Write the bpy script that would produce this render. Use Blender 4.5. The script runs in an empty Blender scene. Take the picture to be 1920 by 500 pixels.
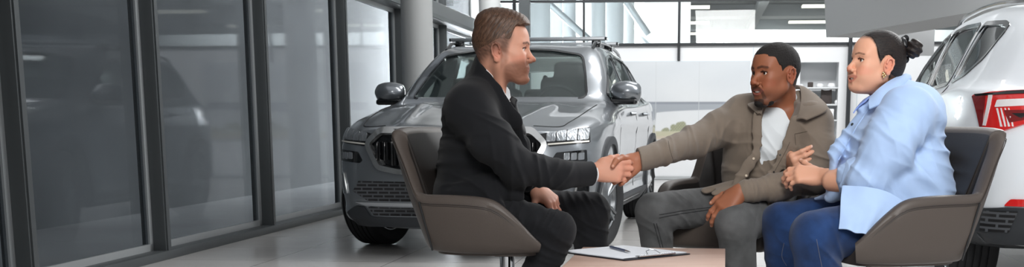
import bpy, bmesh, math, random
import numpy as np
from mathutils import Vector, Matrix
from mathutils.bvhtree import BVHTree

random.seed(7)
PI = math.pi
COL = bpy.context.scene.collection
sc = bpy.context.scene

# ------------------------------------------------------------------ camera numbers
F_PX, CX, CY, CAM_H = 2300.0, 1100.0, 642.0, 0.88
PITCH = math.radians(10.2)
CP, SP = math.cos(PITCH), math.sin(PITCH)


def P(px, py, D):
    """a place in the room seen at (px, py), D metres ahead of the camera"""
    u = (px - CX) / F_PX
    v = (CY - py) / F_PX
    yd = CP + v * SP
    zd = -SP + v * CP
    t = D / yd
    return Vector((u * t, D, CAM_H + zd * t))


def PZ(px, py, z):
    """same, but on the horizontal plane at height z"""
    u = (px - CX) / F_PX
    v = (CY - py) / F_PX
    yd = CP + v * SP
    zd = -SP + v * CP
    t = (z - CAM_H) / zd
    return Vector((u * t, yd * t, z))


# ------------------------------------------------------------------ materials
def new_mat(name):
    m = bpy.data.materials.new(name)
    m.use_nodes = True
    nt = m.node_tree
    b = nt.nodes['Principled BSDF']
    return m, nt, b


def srgb(r, g, b):
    def f(c):
        c /= 255.0
        return c / 12.92 if c <= 0.04045 else ((c + 0.055) / 1.055) ** 2.4
    return (f(r), f(g), f(b), 1.0)


def mat(name, col, rough=0.5, metal=0.0, spec=0.5, bump=0.0, bscale=50.0, coat=0.0, vary=0.0, vscale=8.0,
        trans=0.0, emit=None, estr=0.0, alpha=1.0, sheen=0.0, sss=0.0, stretch=None, ior=1.45):
    m, nt, b = new_mat(name)
    c = srgb(*col)
    b.inputs['Base Color'].default_value = c
    b.inputs['Roughness'].default_value = rough
    b.inputs['Metallic'].default_value = metal
    b.inputs['Specular IOR Level'].default_value = spec
    b.inputs['Coat Weight'].default_value = coat
    b.inputs['Coat Roughness'].default_value = 0.03
    b.inputs['Transmission Weight'].default_value = trans
    b.inputs['IOR'].default_value = ior
    b.inputs['Alpha'].default_value = alpha
    if sheen:
        b.inputs['Sheen Weight'].default_value = sheen
    if sss:
        b.inputs['Subsurface Weight'].default_value = sss
        b.inputs['Subsurface Scale'].default_value = 0.02
        b.inputs['Subsurface Radius'].default_value = (1.0, 0.4, 0.2)
    if emit:
        b.inputs['Emission Color'].default_value = srgb(*emit)
        b.inputs['Emission Strength'].default_value = estr
    tc = None
    if bump or vary:
        tc = nt.nodes.new('ShaderNodeTexCoord')
        mp = nt.nodes.new('ShaderNodeMapping')
        if stretch:
            mp.inputs['Scale'].default_value = stretch
        nt.links.new(tc.outputs['Object'], mp.inputs['Vector'])
    if bump:
        n = nt.nodes.new('ShaderNodeTexNoise')
        n.inputs['Scale'].default_value = bscale
        n.inputs['Detail'].default_value = 4
        nt.links.new(mp.outputs[0], n.inputs['Vector'])
        bp = nt.nodes.new('ShaderNodeBump')
        bp.inputs['Strength'].default_value = bump
        bp.inputs['Distance'].default_value = 0.01
        nt.links.new(n.outputs['Fac'], bp.inputs['Height'])
        nt.links.new(bp.outputs[0], b.inputs['Normal'])
    if vary:
        n = nt.nodes.new('ShaderNodeTexNoise')
        n.inputs['Scale'].default_value = vscale
        n.inputs['Detail'].default_value = 5
        nt.links.new(mp.outputs[0], n.inputs['Vector'])
        r = nt.nodes.new('ShaderNodeValToRGB')
        r.color_ramp.elements[0].position = 0.3
        r.color_ramp.elements[1].position = 0.7
        lo = tuple(max(0, x * (1 - vary)) for x in c[:3]) + (1,)
        hi = tuple(min(1, x * (1 + vary)) for x in c[:3]) + (1,)
        r.color_ramp.elements[0].color = lo
        r.color_ramp.elements[1].color = hi
        nt.links.new(n.outputs['Fac'], r.inputs[0])
        nt.links.new(r.outputs[0], b.inputs['Base Color'])
    return m


def vcol_mat(name, rough=0.5, spec=0.4, sss=0.0, bump=0.0, bscale=300.0, sheen=0.0, stretch=None, coat=0.0):
    """colour read from the mesh's own 'Col' attribute (skin tone, lips, beard, prints)"""
    m, nt, b = new_mat(name)
    a = nt.nodes.new('ShaderNodeAttribute')
    a.attribute_name = 'Col'
    nt.links.new(a.outputs['Color'], b.inputs['Base Color'])
    b.inputs['Roughness'].default_value = rough
    b.inputs['Specular IOR Level'].default_value = spec
    b.inputs['Coat Weight'].default_value = coat
    if sheen:
        b.inputs['Sheen Weight'].default_value = sheen
    if sss:
        b.inputs['Subsurface Weight'].default_value = sss
        b.inputs['Subsurface Scale'].default_value = 0.012
        b.inputs['Subsurface Radius'].default_value = (1.0, 0.35, 0.2)
    if bump:
        tc = nt.nodes.new('ShaderNodeTexCoord')
        mp = nt.nodes.new('ShaderNodeMapping')
        if stretch:
            mp.inputs['Scale'].default_value = stretch
        n = nt.nodes.new('ShaderNodeTexNoise')
        n.inputs['Scale'].default_value = bscale
        n.inputs['Detail'].default_value = 3
        bp = nt.nodes.new('ShaderNodeBump')
        bp.inputs['Strength'].default_value = bump
        bp.inputs['Distance'].default_value = 0.004
        nt.links.new(tc.outputs['Object'], mp.inputs['Vector'])
        nt.links.new(mp.outputs[0], n.inputs['Vector'])
        nt.links.new(n.outputs['Fac'], bp.inputs['Height'])
        nt.links.new(bp.outputs[0], b.inputs['Normal'])
    return m


# ------------------------------------------------------------------ object helpers
def tag(o, label=None, cat=None, group=None, kind=None):
    if label:
        o['label'] = label
    if cat:
        o['category'] = cat
    if group:
        o['group'] = group
    if kind:
        o['kind'] = kind
    return o


def empty(name, loc=(0, 0, 0), rz=0.0, label=None, cat=None, group=None, kind=None):
    o = bpy.data.objects.new(name, None)
    o.empty_display_size = 0.1
    COL.objects.link(o)
    o.location = loc
    o.rotation_euler = (0, 0, rz)
    return tag(o, label, cat, group, kind)


def link_mesh(name, me, m=None, parent=None, loc=None, rz=0.0):
    o = bpy.data.objects.new(name, me)
    COL.objects.link(o)
    if m is not None:
        if isinstance(m, (list, tuple)):
            for x in m:
                me.materials.append(x)
        elif not me.materials:
            me.materials.append(m)
    if parent is not None:
        o.parent = parent
    if loc is not None:
        o.location = loc
        o.rotation_euler = (0, 0, rz)
    return o


def smooth(me, ang=40):
    me.polygons.foreach_set('use_smooth', [True] * len(me.polygons))
    try:
        me.set_sharp_from_angle(angle=math.radians(ang))
    except Exception:
        pass
    return me


class MB:
    """collects shapes and links them as one mesh object"""

    def __init__(self):
        self.bm = bmesh.new()

    def _xf(self, vs, loc, rot, M):
        mt = Matrix.Translation(Vector(loc))
        if rot is not None:
            from mathutils import Euler
            mt = mt @ Euler(rot, 'XYZ').to_matrix().to_4x4()
        if M is not None:
            mt = M @ mt
        for v in vs:
            v.co = mt @ v.co

    def box(self, loc, size, rot=None, bevel=0.0, seg=2, M=None, mi=0):
        r = bmesh.ops.create_cube(self.bm, size=1.0)
        vs = r['verts']
        for v in vs:
            v.co = Vector((v.co.x * size[0], v.co.y * size[1], v.co.z * size[2]))
        if bevel > 0:
            es = list({e for v in vs for e in v.link_edges})
            rr = bmesh.ops.bevel(self.bm, geom=es, offset=bevel, segments=seg, profile=0.5, affect='EDGES', clamp_overlap=True)
            vs = list({v for f in rr['faces'] for v in f.verts} | {v for v in vs if v.is_valid})
        self._xf(vs, loc, rot, M)
        for f in {f for v in vs for f in v.link_faces}:
            f.material_index = mi
        return self

    def cyl(self, a, b, r1, r2=None, n=24, cap=True, mi=0):
        a, b = Vector(a), Vector(b)
        r2 = r1 if r2 is None else r2
        d = b - a
        L = d.length
        r = bmesh.ops.create_cone(self.bm, cap_ends=cap, segments=n, radius1=r1, radius2=r2, depth=L)
        q = d.to_track_quat('Z', 'Y').to_matrix().to_4x4()
        mt = Matrix.Translation((a + b) / 2) @ q
        for v in r['verts']:
            v.co = mt @ v.co
        for f in {f for v in r['verts'] for f in v.link_faces}:
            f.material_index = mi
        return self

    def sphere(self, c, r, n=16, scale=(1, 1, 1), rot=None, mi=0):
        rr = bmesh.ops.create_uvsphere(self.bm, u_segments=n, v_segments=max(6, n // 2), radius=r)
        for v in rr['verts']:
            v.co = Vector((v.co.x * scale[0], v.co.y * scale[1], v.co.z * scale[2]))
        self._xf(rr['verts'], c, rot, None)
        for f in {f for v in rr['verts'] for f in v.link_faces}:
            f.material_index = mi
        return self

    def lathe(self, prof, c=(0, 0, 0), n=32, axis='Z', M=None, mi=0):
        rings = []
        for (r, z) in prof:
            ring = []
            for k in range(n):
                a = 2 * PI * k / n
                if axis == 'Z':
                    co = Vector((r * math.cos(a), r * math.sin(a), z))
                elif axis == 'Y':
                    co = Vector((r * math.cos(a), z, r * math.sin(a)))
                else:
                    co = Vector((z, r * math.cos(a), r * math.sin(a)))
                co = co + Vector(c)
                if M is not None:
                    co = M @ co
                ring.append(self.bm.verts.new(co))
            rings.append(ring)
        for i in range(len(rings) - 1):
            for k in range(n):
                f = self.bm.faces.new((rings[i][k], rings[i][(k + 1) % n], rings[i + 1][(k + 1) % n], rings[i + 1][k]))
                f.material_index = mi
        return self

    def tube(self, pts, r, n=10, closed=False, flat=1.0, mi=0):
        pts = [Vector(p) for p in pts]
        m = len(pts)
        rs = r if isinstance(r, (list, tuple)) else [r] * m
        rings = []
        up = None
        for i in range(m):
            t = (pts[(i + 1) % m] - pts[i - 1]) if closed else (pts[min(i + 1, m - 1)] - pts[max(i - 1, 0)])
            t.normalize()
            if up is None:
                up = Vector((0, 0, 1)) if abs(t.z) < 0.9 else Vector((1, 0, 0))
            s = t.cross(up).normalized()
            up = s.cross(t).normalized()
            ring = []
            for k in range(n):
                a = 2 * PI * k / n
                ring.append(self.bm.verts.new(pts[i] + s * (math.cos(a) * rs[i]) + up * (math.sin(a) * rs[i] * flat)))
            rings.append(ring)
        for i in range(m if closed else m - 1):
            A, B = rings[i], rings[(i + 1) % m]
            for k in range(n):
                f = self.bm.faces.new((A[k], A[(k + 1) % n], B[(k + 1) % n], B[k]))
                f.material_index = mi
        if not closed:
            self.bm.faces.new(rings[0][::-1]).material_index = mi
            self.bm.faces.new(rings[-1]).material_index = mi
        return self

    def prism(self, poly, z0, z1, M=None, mi=0, bevel=0.0):
        """poly (x,y) extruded z0..z1"""
        lo = [self.bm.verts.new(Vector((x, y, z0))) for x, y in poly]
        hi = [self.bm.verts.new(Vector((x, y, z1))) for x, y in poly]
        n = len(poly)
        fs = [self.bm.faces.new(lo[::-1]), self.bm.faces.new(hi)]
        for i in range(n):
            fs.append(self.bm.faces.new((lo[i], lo[(i + 1) % n], hi[(i + 1) % n], hi[i])))
        vs = lo + hi
        if bevel:
            es = list({e for v in vs for e in v.link_edges})
            rr = bmesh.ops.bevel(self.bm, geom=es, offset=bevel, segments=2, profile=0.5, affect='EDGES', clamp_overlap=True)
            vs = list({v for f in rr['faces'] for v in f.verts} | {v for v in vs if v.is_valid})
        if M is not None:
            for v in vs:
                v.co = M @ v.co
        for f in {f for v in vs for f in v.link_faces}:
            f.material_index = mi
        return self

    def quad(self, pts, mi=0):
        vs = [self.bm.verts.new(Vector(p)) for p in pts]
        self.bm.faces.new(vs).material_index = mi
        return self

    def mesh(self, name, ang=35, fix=True):
        if fix:
            bmesh.ops.recalc_face_normals(self.bm, faces=self.bm.faces)
        me = bpy.data.meshes.new(name)
        self.bm.to_mesh(me)
        self.bm.free()
        return smooth(me, ang)

    def build(self, name, m=None, parent=None, loc=None, rz=0.0, ang=35):
        return link_mesh(name, self.mesh(name, ang), m, parent, loc, rz)


def catmull(pts, n):
    """smooth closed=False curve through pts, n points per span"""
    pts = [np.array(p, float) for p in pts]
    out = []
    m = len(pts)
    for i in range(m - 1):
        p0 = pts[max(i - 1, 0)]
        p1, p2 = pts[i], pts[i + 1]
        p3 = pts[min(i + 2, m - 1)]
        for k in range(n):
            t = k / n
            out.append(0.5 * ((2 * p1) + (-p0 + p2) * t + (2 * p0 - 5 * p1 + 4 * p2 - p3) * t * t + (-p0 + 3 * p1 - 3 * p2 + p3) * t ** 3))
    out.append(pts[-1])
    return out


def grid_mesh(name, G, closed_u=False, closed_v=False, ang=40, smooth_it=True):
    """G: array (U,V,3)"""
    G = np.asarray(G, dtype=np.float64)
    U, V = G.shape[:2]
    idx = np.arange(U * V).reshape(U, V)
    a = idx if closed_u else idx[:-1]
    a2 = np.roll(idx, -1, 0) if closed_u else idx[1:]
    if closed_v:
        q = np.stack([a, np.roll(a, -1, 1), np.roll(a2, -1, 1), a2], -1).reshape(-1, 4)
    else:
        q = np.stack([a[:, :-1], a[:, 1:], a2[:, 1:], a2[:, :-1]], -1).reshape(-1, 4)
    return np_mesh(name, G.reshape(-1, 3), q, ang)


def np_mesh(name, V, Q, ang=None):
    me = bpy.data.meshes.new(name)
    nq = len(Q)
    k = Q.shape[1]
    me.vertices.add(len(V))
    me.vertices.foreach_set('co', np.asarray(V, np.float32).ravel())
    me.loops.add(nq * k)
    me.loops.foreach_set('vertex_index', np.asarray(Q, np.int32).ravel())
    me.polygons.add(nq)
    me.polygons.foreach_set('loop_start', np.arange(nq, dtype=np.int32) * k)
    me.polygons.foreach_set('loop_total', np.full(nq, k, np.int32))
    me.update(calc_edges=True)
    me.polygons.foreach_set('use_smooth', np.ones(nq, bool))
    if ang is not None:
        try:
            me.set_sharp_from_angle(angle=math.radians(ang))
        except Exception:
            pass
    return me


def set_col(me, C):
    """C (n,3) linear"""
    a = me.color_attributes.new('Col', 'FLOAT_COLOR', 'POINT')
    c = np.ones((len(C), 4), np.float32)
    c[:, :3] = C
    a.data.foreach_set('color', c.ravel())


# ------------------------------------------------------------------ distance-field sculpting
F32 = np.float32


def arr(v):
    return np.array(v, dtype=F32)


def smin(a, b, k):
    if k <= 0:
        return np.minimum(a, b)
    h = np.maximum(k - np.abs(a - b), 0) / k
    return np.minimum(a, b) - h * h * k * 0.25


class Sculpt:
    """a list of round shapes blended into one continuous surface"""

    def __init__(self, M=None):
        self.ops = []
        self.disp = []
        self.M = M            # optional Matrix: local -> world for added shapes

    def _p(self, v):
        v = Vector(v)
        return arr(self.M @ v) if self.M is not None else arr(v)

    def _d(self, v):
        v = Vector(v)
        return arr((self.M.to_3x3() @ v).normalized()) if self.M is not None else arr(v.normalized())

    def _s(self):
        return self.M.to_scale()[0] if self.M is not None else 1.0

    # each op: (f, centre, radius, k, mode)
    def cone(self, a, b, r1, r2=None, k=0.02, flat=None, fn=None, mode='u'):
        """tapered capsule a-b; flat<1 squashes it along direction fn"""
        s = self._s()
        a, b = self._p(a), self._p(b)
        r2 = r1 if r2 is None else r2
        r1, r2, k = r1 * s, r2 * s, k * s
        ba = b - a
        L2 = float(ba @ ba) + 1e-12
        n = self._d(fn) if flat else None

        def f(X):
            Q = X - a
            h = np.clip((Q @ ba) / L2, 0, 1)
            R = r1 + (r2 - r1) * h
            W = Q - h[:, None] * ba
            if n is not None:
                dn = W @ n
                W = W + (dn * (1 / flat - 1))[:, None] * n
                ln = np.sqrt((W * W).sum(1))
                return (ln - R) * (flat * 0.5 + 0.5)
            return np.sqrt((W * W).sum(1)) - R
        c = (a + b) / 2
        self.ops.append((f, c, float(np.linalg.norm(ba)) / 2 + max(r1, r2), k, mode))
        return self

    def ell(self, c, r, rot=None, k=0.02, mode='u'):
        """ellipsoid; rot is a Matrix 3x3 / Euler tuple in degrees (local)"""
        s = self._s()
        cc = self._p(c)
        from mathutils import Euler
        R = Matrix.Identity(3)
        if rot is not None:
            R = Euler([math.radians(x) for x in rot], 'XYZ').to_matrix() if not isinstance(rot, Matrix) else rot
        if self.M is not None:
            R = self.M.to_3x3().normalized() @ R
        Rn = arr(R)   # columns = axes
        rr = arr(r) * s
        k *= s

        def f(X):
            Q = (X - cc) @ Rn
            a = Q / rr
            k0 = np.sqrt((a * a).sum(1)) + 1e-9
            b = a / rr
            k1 = np.sqrt((b * b).sum(1)) + 1e-9
            return k0 * (k0 - 1) / k1
        self.ops.append((f, cc, float(rr.max()), k, mode))
        return self

    def boxr(self, c, h, rot=None, r=0.01, k=0.01, mode='u'):
        s = self._s()
        cc = self._p(c)
        from mathutils import Euler
        R = Matrix.Identity(3)
        if rot is not None:
            R = Euler([math.radians(x) for x in rot], 'XYZ').to_matrix() if not isinstance(rot, Matrix) else rot
        if self.M is not None:
            R = self.M.to_3x3().normalized() @ R
        Rn = arr(R)
        hh = arr(h) * s
        r *= s
        k *= s

        def f(X):
            q = np.abs((X - cc) @ Rn) - (hh - r)
            return np.sqrt((np.maximum(q, 0) ** 2).sum(1)) + np.minimum(q.max(1), 0) - r
        self.ops.append((f, cc, float(np.linalg.norm(hh)), k, mode))
        return self

    def cut(self, fn, k=0.0):
        """fn(X)->signed value; keeps fn<0"""
        self.ops.append((fn, None, 0, k, 'i'))
        return self

    def displace(self, fn, amax):
        self.disp.append((fn, amax))
        return self

    def ev(self, X, ops=None, near=1.0):
        d = np.full(len(X), 1e3, F32)
        for (f, c, R, k, mode) in (self.ops if ops is None else ops):
            v = f(X)
            if mode == 'u':
                d = smin(d, v, k)
            elif mode == 's':
                d = -smin(-d, v, k)
            else:
                d = -smin(-d, -v, k)
        if self.disp:
            am = sum(a for _, a in self.disp)
            m = np.abs(d) < near + am
            if m.any():
                Xm = X[m]
                t = 0
                for fn, _ in self.disp:
                    t = t + fn(Xm)
                d[m] += t
        return d.astype(F32)

    def mesh(self, name, vox=0.004, B=12):
        us = [o for o in self.ops if o[4] == 'u']
        lo = np.min([o[1] - o[2] for o in us], 0) - 4 * vox
        hi = np.max([o[1] + o[2] for o in us], 0) + 4 * vox
        nb = np.maximum(1, np.ceil((hi - lo) / (vox * B)).astype(int))
        gi = np.stack(np.meshgrid(*[np.arange(n) for n in nb], indexing='ij'), -1).reshape(-1, 3)
        bc = (lo + (gi + 0.5) * (vox * B)).astype(F32)
        hd = vox * B * 0.5 * math.sqrt(3)
        am = sum(a for _, a in self.disp)
        d = np.concatenate([self.ev(bc[i:i + 200000]) for i in range(0, len(bc), 200000)])
        act = np.abs(d) < hd * 1.35 + am + 2 * vox
        # thin shapes may hide from the centre value: keep blocks touched by small shapes
        for (f, c, R, k, mode) in us:
            if R < hd * 2:
                act |= (np.abs(bc - c).max(1) < R + vox * B * 0.5 + 2 * vox)
        gi, bc = gi[act], bc[act]
        n1 = B + 2
        o = np.arange(n1)
        loc = np.stack(np.meshgrid(o, o, o, indexing='ij'), -1).reshape(-1, 3)
        dims = nb * B + 4
        def key(c):
            return (c[:, 0].astype(np.int64) * dims[1] + c[:, 1]) * dims[2] + c[:, 2]
        VK, VP, QK, = [], [], []
        off = [np.array(x) for x in ((0, 0, 0), (1, 0, 0), (0, 1, 0), (0, 0, 1), (1, 1, 0), (1, 0, 1), (0, 1, 1), (1, 1, 1))]
        for g, c in zip(gi, bc):
            base = g * B
            X = (lo + (base + loc) * vox).astype(F32)
            ops = [q for q in self.ops if q[1] is None or float(np.linalg.norm(q[1] - c)) < q[2] + hd * 1.15 + 1.8 * q[3] + 3 * vox + .008]
            if not any(q[4] == 'u' for q in ops):
                continue
            v = self.ev(X, ops, 3 * vox).reshape(n1, n1, n1)
            s = v < 0
            if s.all() or not s.any():
                continue
            m = n1 - 1     # cells B+1 per axis, own cells 0..B-1 plus one overlap
            cnt = np.zeros((m, m, m), np.int8)
            for q in off:
                cnt += s[q[0]:q[0] + m, q[1]:q[1] + m, q[2]:q[2] + m]
            cells = (cnt > 0) & (cnt < 8)
            cells[B:, :, :] = False
            cells[:, B:, :] = False
            cells[:, :, B:] = False
            ci = np.argwhere(cells)
            if len(ci):
                acc = np.zeros((len(ci), 3))
                num = np.zeros(len(ci))
                for ax in range(3):
                    e = np.zeros(3, int)
                    e[ax] = 1
                    oth = [j for j in range(3) if j != ax]
                    for p in range(4):
                        q = np.zeros(3, int)
                        q[oth[0]] = p & 1
                        q[oth[1]] = p >> 1
                        A = ci + q
                        Bq = A + e
                        va = v[A[:, 0], A[:, 1], A[:, 2]]
                        vb = v[Bq[:, 0], Bq[:, 1], Bq[:, 2]]
                        cr = (va < 0) != (vb < 0)
                        t = np.where(cr, va / np.where(cr, va - vb, 1), 0)
                        pt = A + t[:, None] * e
                        acc += pt * cr[:, None]
                        num += cr
                VP.append(lo + (base + acc / num[:, None]) * vox)
                VK.append(key(base + ci))
            # edges: owned when its two other coords (the quad's max cell) lie in 1..B and the along coord in 0..B-1
            for ax in range(3):
                a = s
                b = np.roll(s, -1, ax)
                sl = [slice(1, B + 1)] * 3
                sl[ax] = slice(0, B)
                ea = a[tuple(sl)]
                eb = b[tuple(sl)]
                st = np.array([1, 1, 1])
                st[ax] = 0
                for flip in (False, True):
                    ei = np.argwhere((ea & ~eb) if not flip else (~ea & eb)) + st
                    if not len(ei):
                        continue
                    o1 = (ax + 1) % 3
                    o2 = (ax + 2) % 3
                    d1 = np.zeros(3, int)
                    d1[o1] = 1
                    d2 = np.zeros(3, int)
                    d2[o2] = 1
                    E = base + ei
                    ks = [key(E - d1 - d2), key(E - d2), key(E), key(E - d1)]
                    if flip:
                        ks = ks[::-1]
                    QK.append(np.stack(ks, 1))
        VK = np.concatenate(VK)
        VP = np.concatenate(VP)
        QK = np.concatenate(QK)
        od = np.argsort(VK)
        VK, VP = VK[od], VP[od]
        ix = np.clip(np.searchsorted(VK, QK), 0, len(VK) - 1)
        ok = (VK[ix] == QK).all(1)
        Q = ix[ok]
        me = np_mesh(name, VP, Q)
        return me, VP.astype(F32)


def strip(name, A, Bp, th, m, parent, n=6, bulge=0.0, rows=5, wave=0.0):
    """a curved sheet of cloth between two lines of points, with thickness"""
    A = np.array(catmull([tuple(p) for p in A], n))
    Bp = np.array(catmull([tuple(p) for p in Bp], n))
    t = np.linspace(0, 1, rows)[None, :, None]
    G = A[:, None] * (1 - t) + Bp[:, None] * t
    du = np.gradient(G, axis=0)
    dv = np.gradient(G, axis=1)
    N = np.cross(du, dv)
    N /= np.linalg.norm(N, axis=2)[..., None] + 1e-9
    cam_dir = np.array([0, 0, CAM_H]) - G
    sg = np.sign((N * cam_dir).sum(2).mean())
    N *= sg
    G = G + N * (bulge * np.sin(t * PI))
    if wave:
        ss = np.linspace(0, 1, G.shape[0])[:, None, None]
        G = G + N * wave * (.3 + t) * np.sin(ss * 17 + 1.5 * np.sin(t * 4 + ss * 6))
    U, V = G.shape[:2]
    top = (G + N * th / 2).reshape(-1, 3)
    bot = (G - N * th / 2).reshape(-1, 3)
    idx = np.arange(U * V).reshape(U, V)
    q = np.stack([idx[:-1, :-1], idx[:-1, 1:], idx[1:, 1:], idx[1:, :-1]], -1).reshape(-1, 4)
    Q = [q, q[:, ::-1] + U * V]
    b = list(idx[0]) + list(idx[1:, -1]) + list(idx[-1, -2::-1]) + list(idx[-2:0:-1, 0])
    b = np.array(b)
    b2 = np.roll(b, -1)
    Q.append(np.stack([b, b + U * V, b2 + U * V, b2], 1))
    me = np_mesh(name, np.concatenate([top, bot]), np.concatenate(Q))
    bm = bmesh.new()
    bm.from_mesh(me)
    bmesh.ops.recalc_face_normals(bm, faces=bm.faces)
    bm.to_mesh(me)
    bm.free()
    smooth(me, 60)
    return link_mesh(name, me, m, parent)


def sstep(a, b, x):
    t = np.clip((x - a) / (b - a), 0, 1)
    return t * t * (3 - 2 * t)


def wob(X, s, seed=0):
    """cheap smooth noise in -1..1"""
    r = np.random.RandomState(seed)
    o = 0
    for i in range(4):
        w = arr(r.normal(size=3))
        w /= np.linalg.norm(w)
        w2 = arr(r.normal(size=3))
        w2 /= np.linalg.norm(w2)
        o = o + np.sin((X @ w) * s * (1 + 0.35 * i) + 2.0 * np.sin((X @ w2) * s * 0.6 + i) + r.uniform(0, 6))
    return o / 4
# ------------------------------------------------------------------ camera
cam_d = bpy.data.cameras.new('camera')
cam_d.sensor_fit = 'HORIZONTAL'
cam_d.sensor_width = 36.0
cam_d.lens = 36.0 * F_PX / 1920.0
cam_d.shift_x = (960.0 - CX) / 1920.0
cam_d.shift_y = (CY - 250.0) / 1920.0
cam_d.clip_start = 0.05
cam_d.dof.use_dof = True
cam_d.dof.focus_distance = 4.6
cam_d.dof.aperture_fstop = 13.0
cam = bpy.data.objects.new('camera', cam_d)
COL.objects.link(cam)
cam.location = (0, 0, CAM_H)
cam.rotation_euler = (math.radians(90) - PITCH, 0, 0)
sc.camera = cam
sc.view_settings.view_transform = 'Standard'
sc.view_settings.look = 'None'
sc.view_settings.gamma = 1.0
sc.view_settings.use_curve_mapping = False
sc.view_settings.exposure = 0.5
sc.cycles.use_denoising = True
sc.cycles.max_bounces = 8
sc.cycles.transparent_max_bounces = 12
sc.cycles.sample_clamp_indirect = 6.0
sc.cycles.caustics_reflective = False
sc.cycles.caustics_refractive = False

# ------------------------------------------------------------------ room frame: x' away from the window wall, y' along it
RA = -math.atan(0.095)
RX0 = -3.595
RMAT = Matrix.Translation(Vector((RX0, 0, 0))) @ Matrix.Rotation(RA, 4, 'Z')


def RM(x, y, z=0.0):
    return RMAT @ Vector((x, y, z))


def struct(name, mb, m, parent=None):
    o = mb.build(name, m, parent)
    if parent is None:
        o.matrix_world = RMAT
        o['kind'] = 'structure'
    return o


# materials of the room
m_alu = mat('dark_aluminium', (84, 88, 90), rough=0.45, metal=0.3)
m_alu_l = mat('light_aluminium', (176, 180, 182), rough=0.35, metal=0.4)
m_black = mat('black_steel', (38, 41, 45), rough=0.5)
m_white = mat('white_plaster', (226, 228, 230), rough=0.7)
m_col = mat('column_paint', (196, 198, 198), rough=0.6)
m_grey = mat('grey_plaster', (168, 170, 171), rough=0.75, vary=0.03, vscale=2)
m_cool = mat('cool_white_panel', (206, 214, 219), rough=0.5)
m_conc = mat('concrete_outside', (180, 182, 182), rough=0.9, vary=0.12, vscale=0.7)
m_lamp = mat('lamp_panel', (255, 252, 245), emit=(255, 244, 224), estr=1.0)
m_glow = mat('bright_window', (255, 255, 255), emit=(255, 255, 255), estr=1.3)


def glass_mat(name, tint=(0.9, 0.93, 0.94), refl=0.5, rough=0.0):
    m = bpy.data.materials.new(name)
    m.use_nodes = True
    nt = m.node_tree
    nt.nodes.clear()
    out = nt.nodes.new('ShaderNodeOutputMaterial')
    mix = nt.nodes.new('ShaderNodeMixShader')
    tr = nt.nodes.new('ShaderNodeBsdfTransparent')
    gl = nt.nodes.new('ShaderNodeBsdfGlossy')
    fr = nt.nodes.new('ShaderNodeFresnel')
    mu = nt.nodes.new('ShaderNodeMath')
    mu.operation = 'MULTIPLY'
    mu.inputs[1].default_value = refl
    fr.inputs['IOR'].default_value = 1.5
    tr.inputs[0].default_value = tuple(tint) + (1,)
    gl.inputs['Roughness'].default_value = rough
    nt.links.new(fr.outputs[0], mu.inputs[0])
    nt.links.new(mu.outputs[0], mix.inputs[0])
    nt.links.new(tr.outputs[0], mix.inputs[1])
    nt.links.new(gl.outputs[0], mix.inputs[2])
    nt.links.new(mix.outputs[0], out.inputs[0])
    return m


m_glass = glass_mat('facade_glass', (0.66, 0.68, 0.7), 0.15, 0.03)
m_glass_c = glass_mat('clear_glass', (0.9, 0.94, 0.95), 0.5)

# floor: large pale stone tiles
mf, nt, b = new_mat('floor_tiles')
tc = nt.nodes.new('ShaderNodeTexCoord')
br = nt.nodes.new('ShaderNodeTexBrick')
br.offset = 0.0
br.inputs['Color1'].default_value = srgb(196, 194, 192)
br.inputs['Color2'].default_value = srgb(190, 188, 186)
br.inputs['Mortar'].default_value = srgb(140, 138, 136)
br.inputs['Scale'].default_value = 1.0
br.inputs['Mortar Size'].default_value = 0.004
br.inputs['Brick Width'].default_value = 0.8
br.inputs['Row Height'].default_value = 0.8
nz = nt.nodes.new('ShaderNodeTexNoise')
nz.inputs['Scale'].default_value = 3.0
nz.inputs['Detail'].default_value = 6
mr = nt.nodes.new('ShaderNodeMapRange')
mr.inputs['To Min'].default_value = 0.16
mr.inputs['To Max'].default_value = 0.26
nt.links.new(tc.outputs['Object'], br.inputs['Vector'])
nt.links.new(tc.outputs['Object'], nz.inputs['Vector'])
nt.links.new(br.outputs['Color'], b.inputs['Base Color'])
nt.links.new(nz.outputs['Fac'], mr.inputs['Value'])
nt.links.new(mr.outputs[0], b.inputs['Roughness'])
b.inputs['Specular IOR Level'].default_value = 0.55

struct('floor', MB().box((7.5, 7.5, -0.05), (15.4, 24.0, 0.1)), mf)

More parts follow.
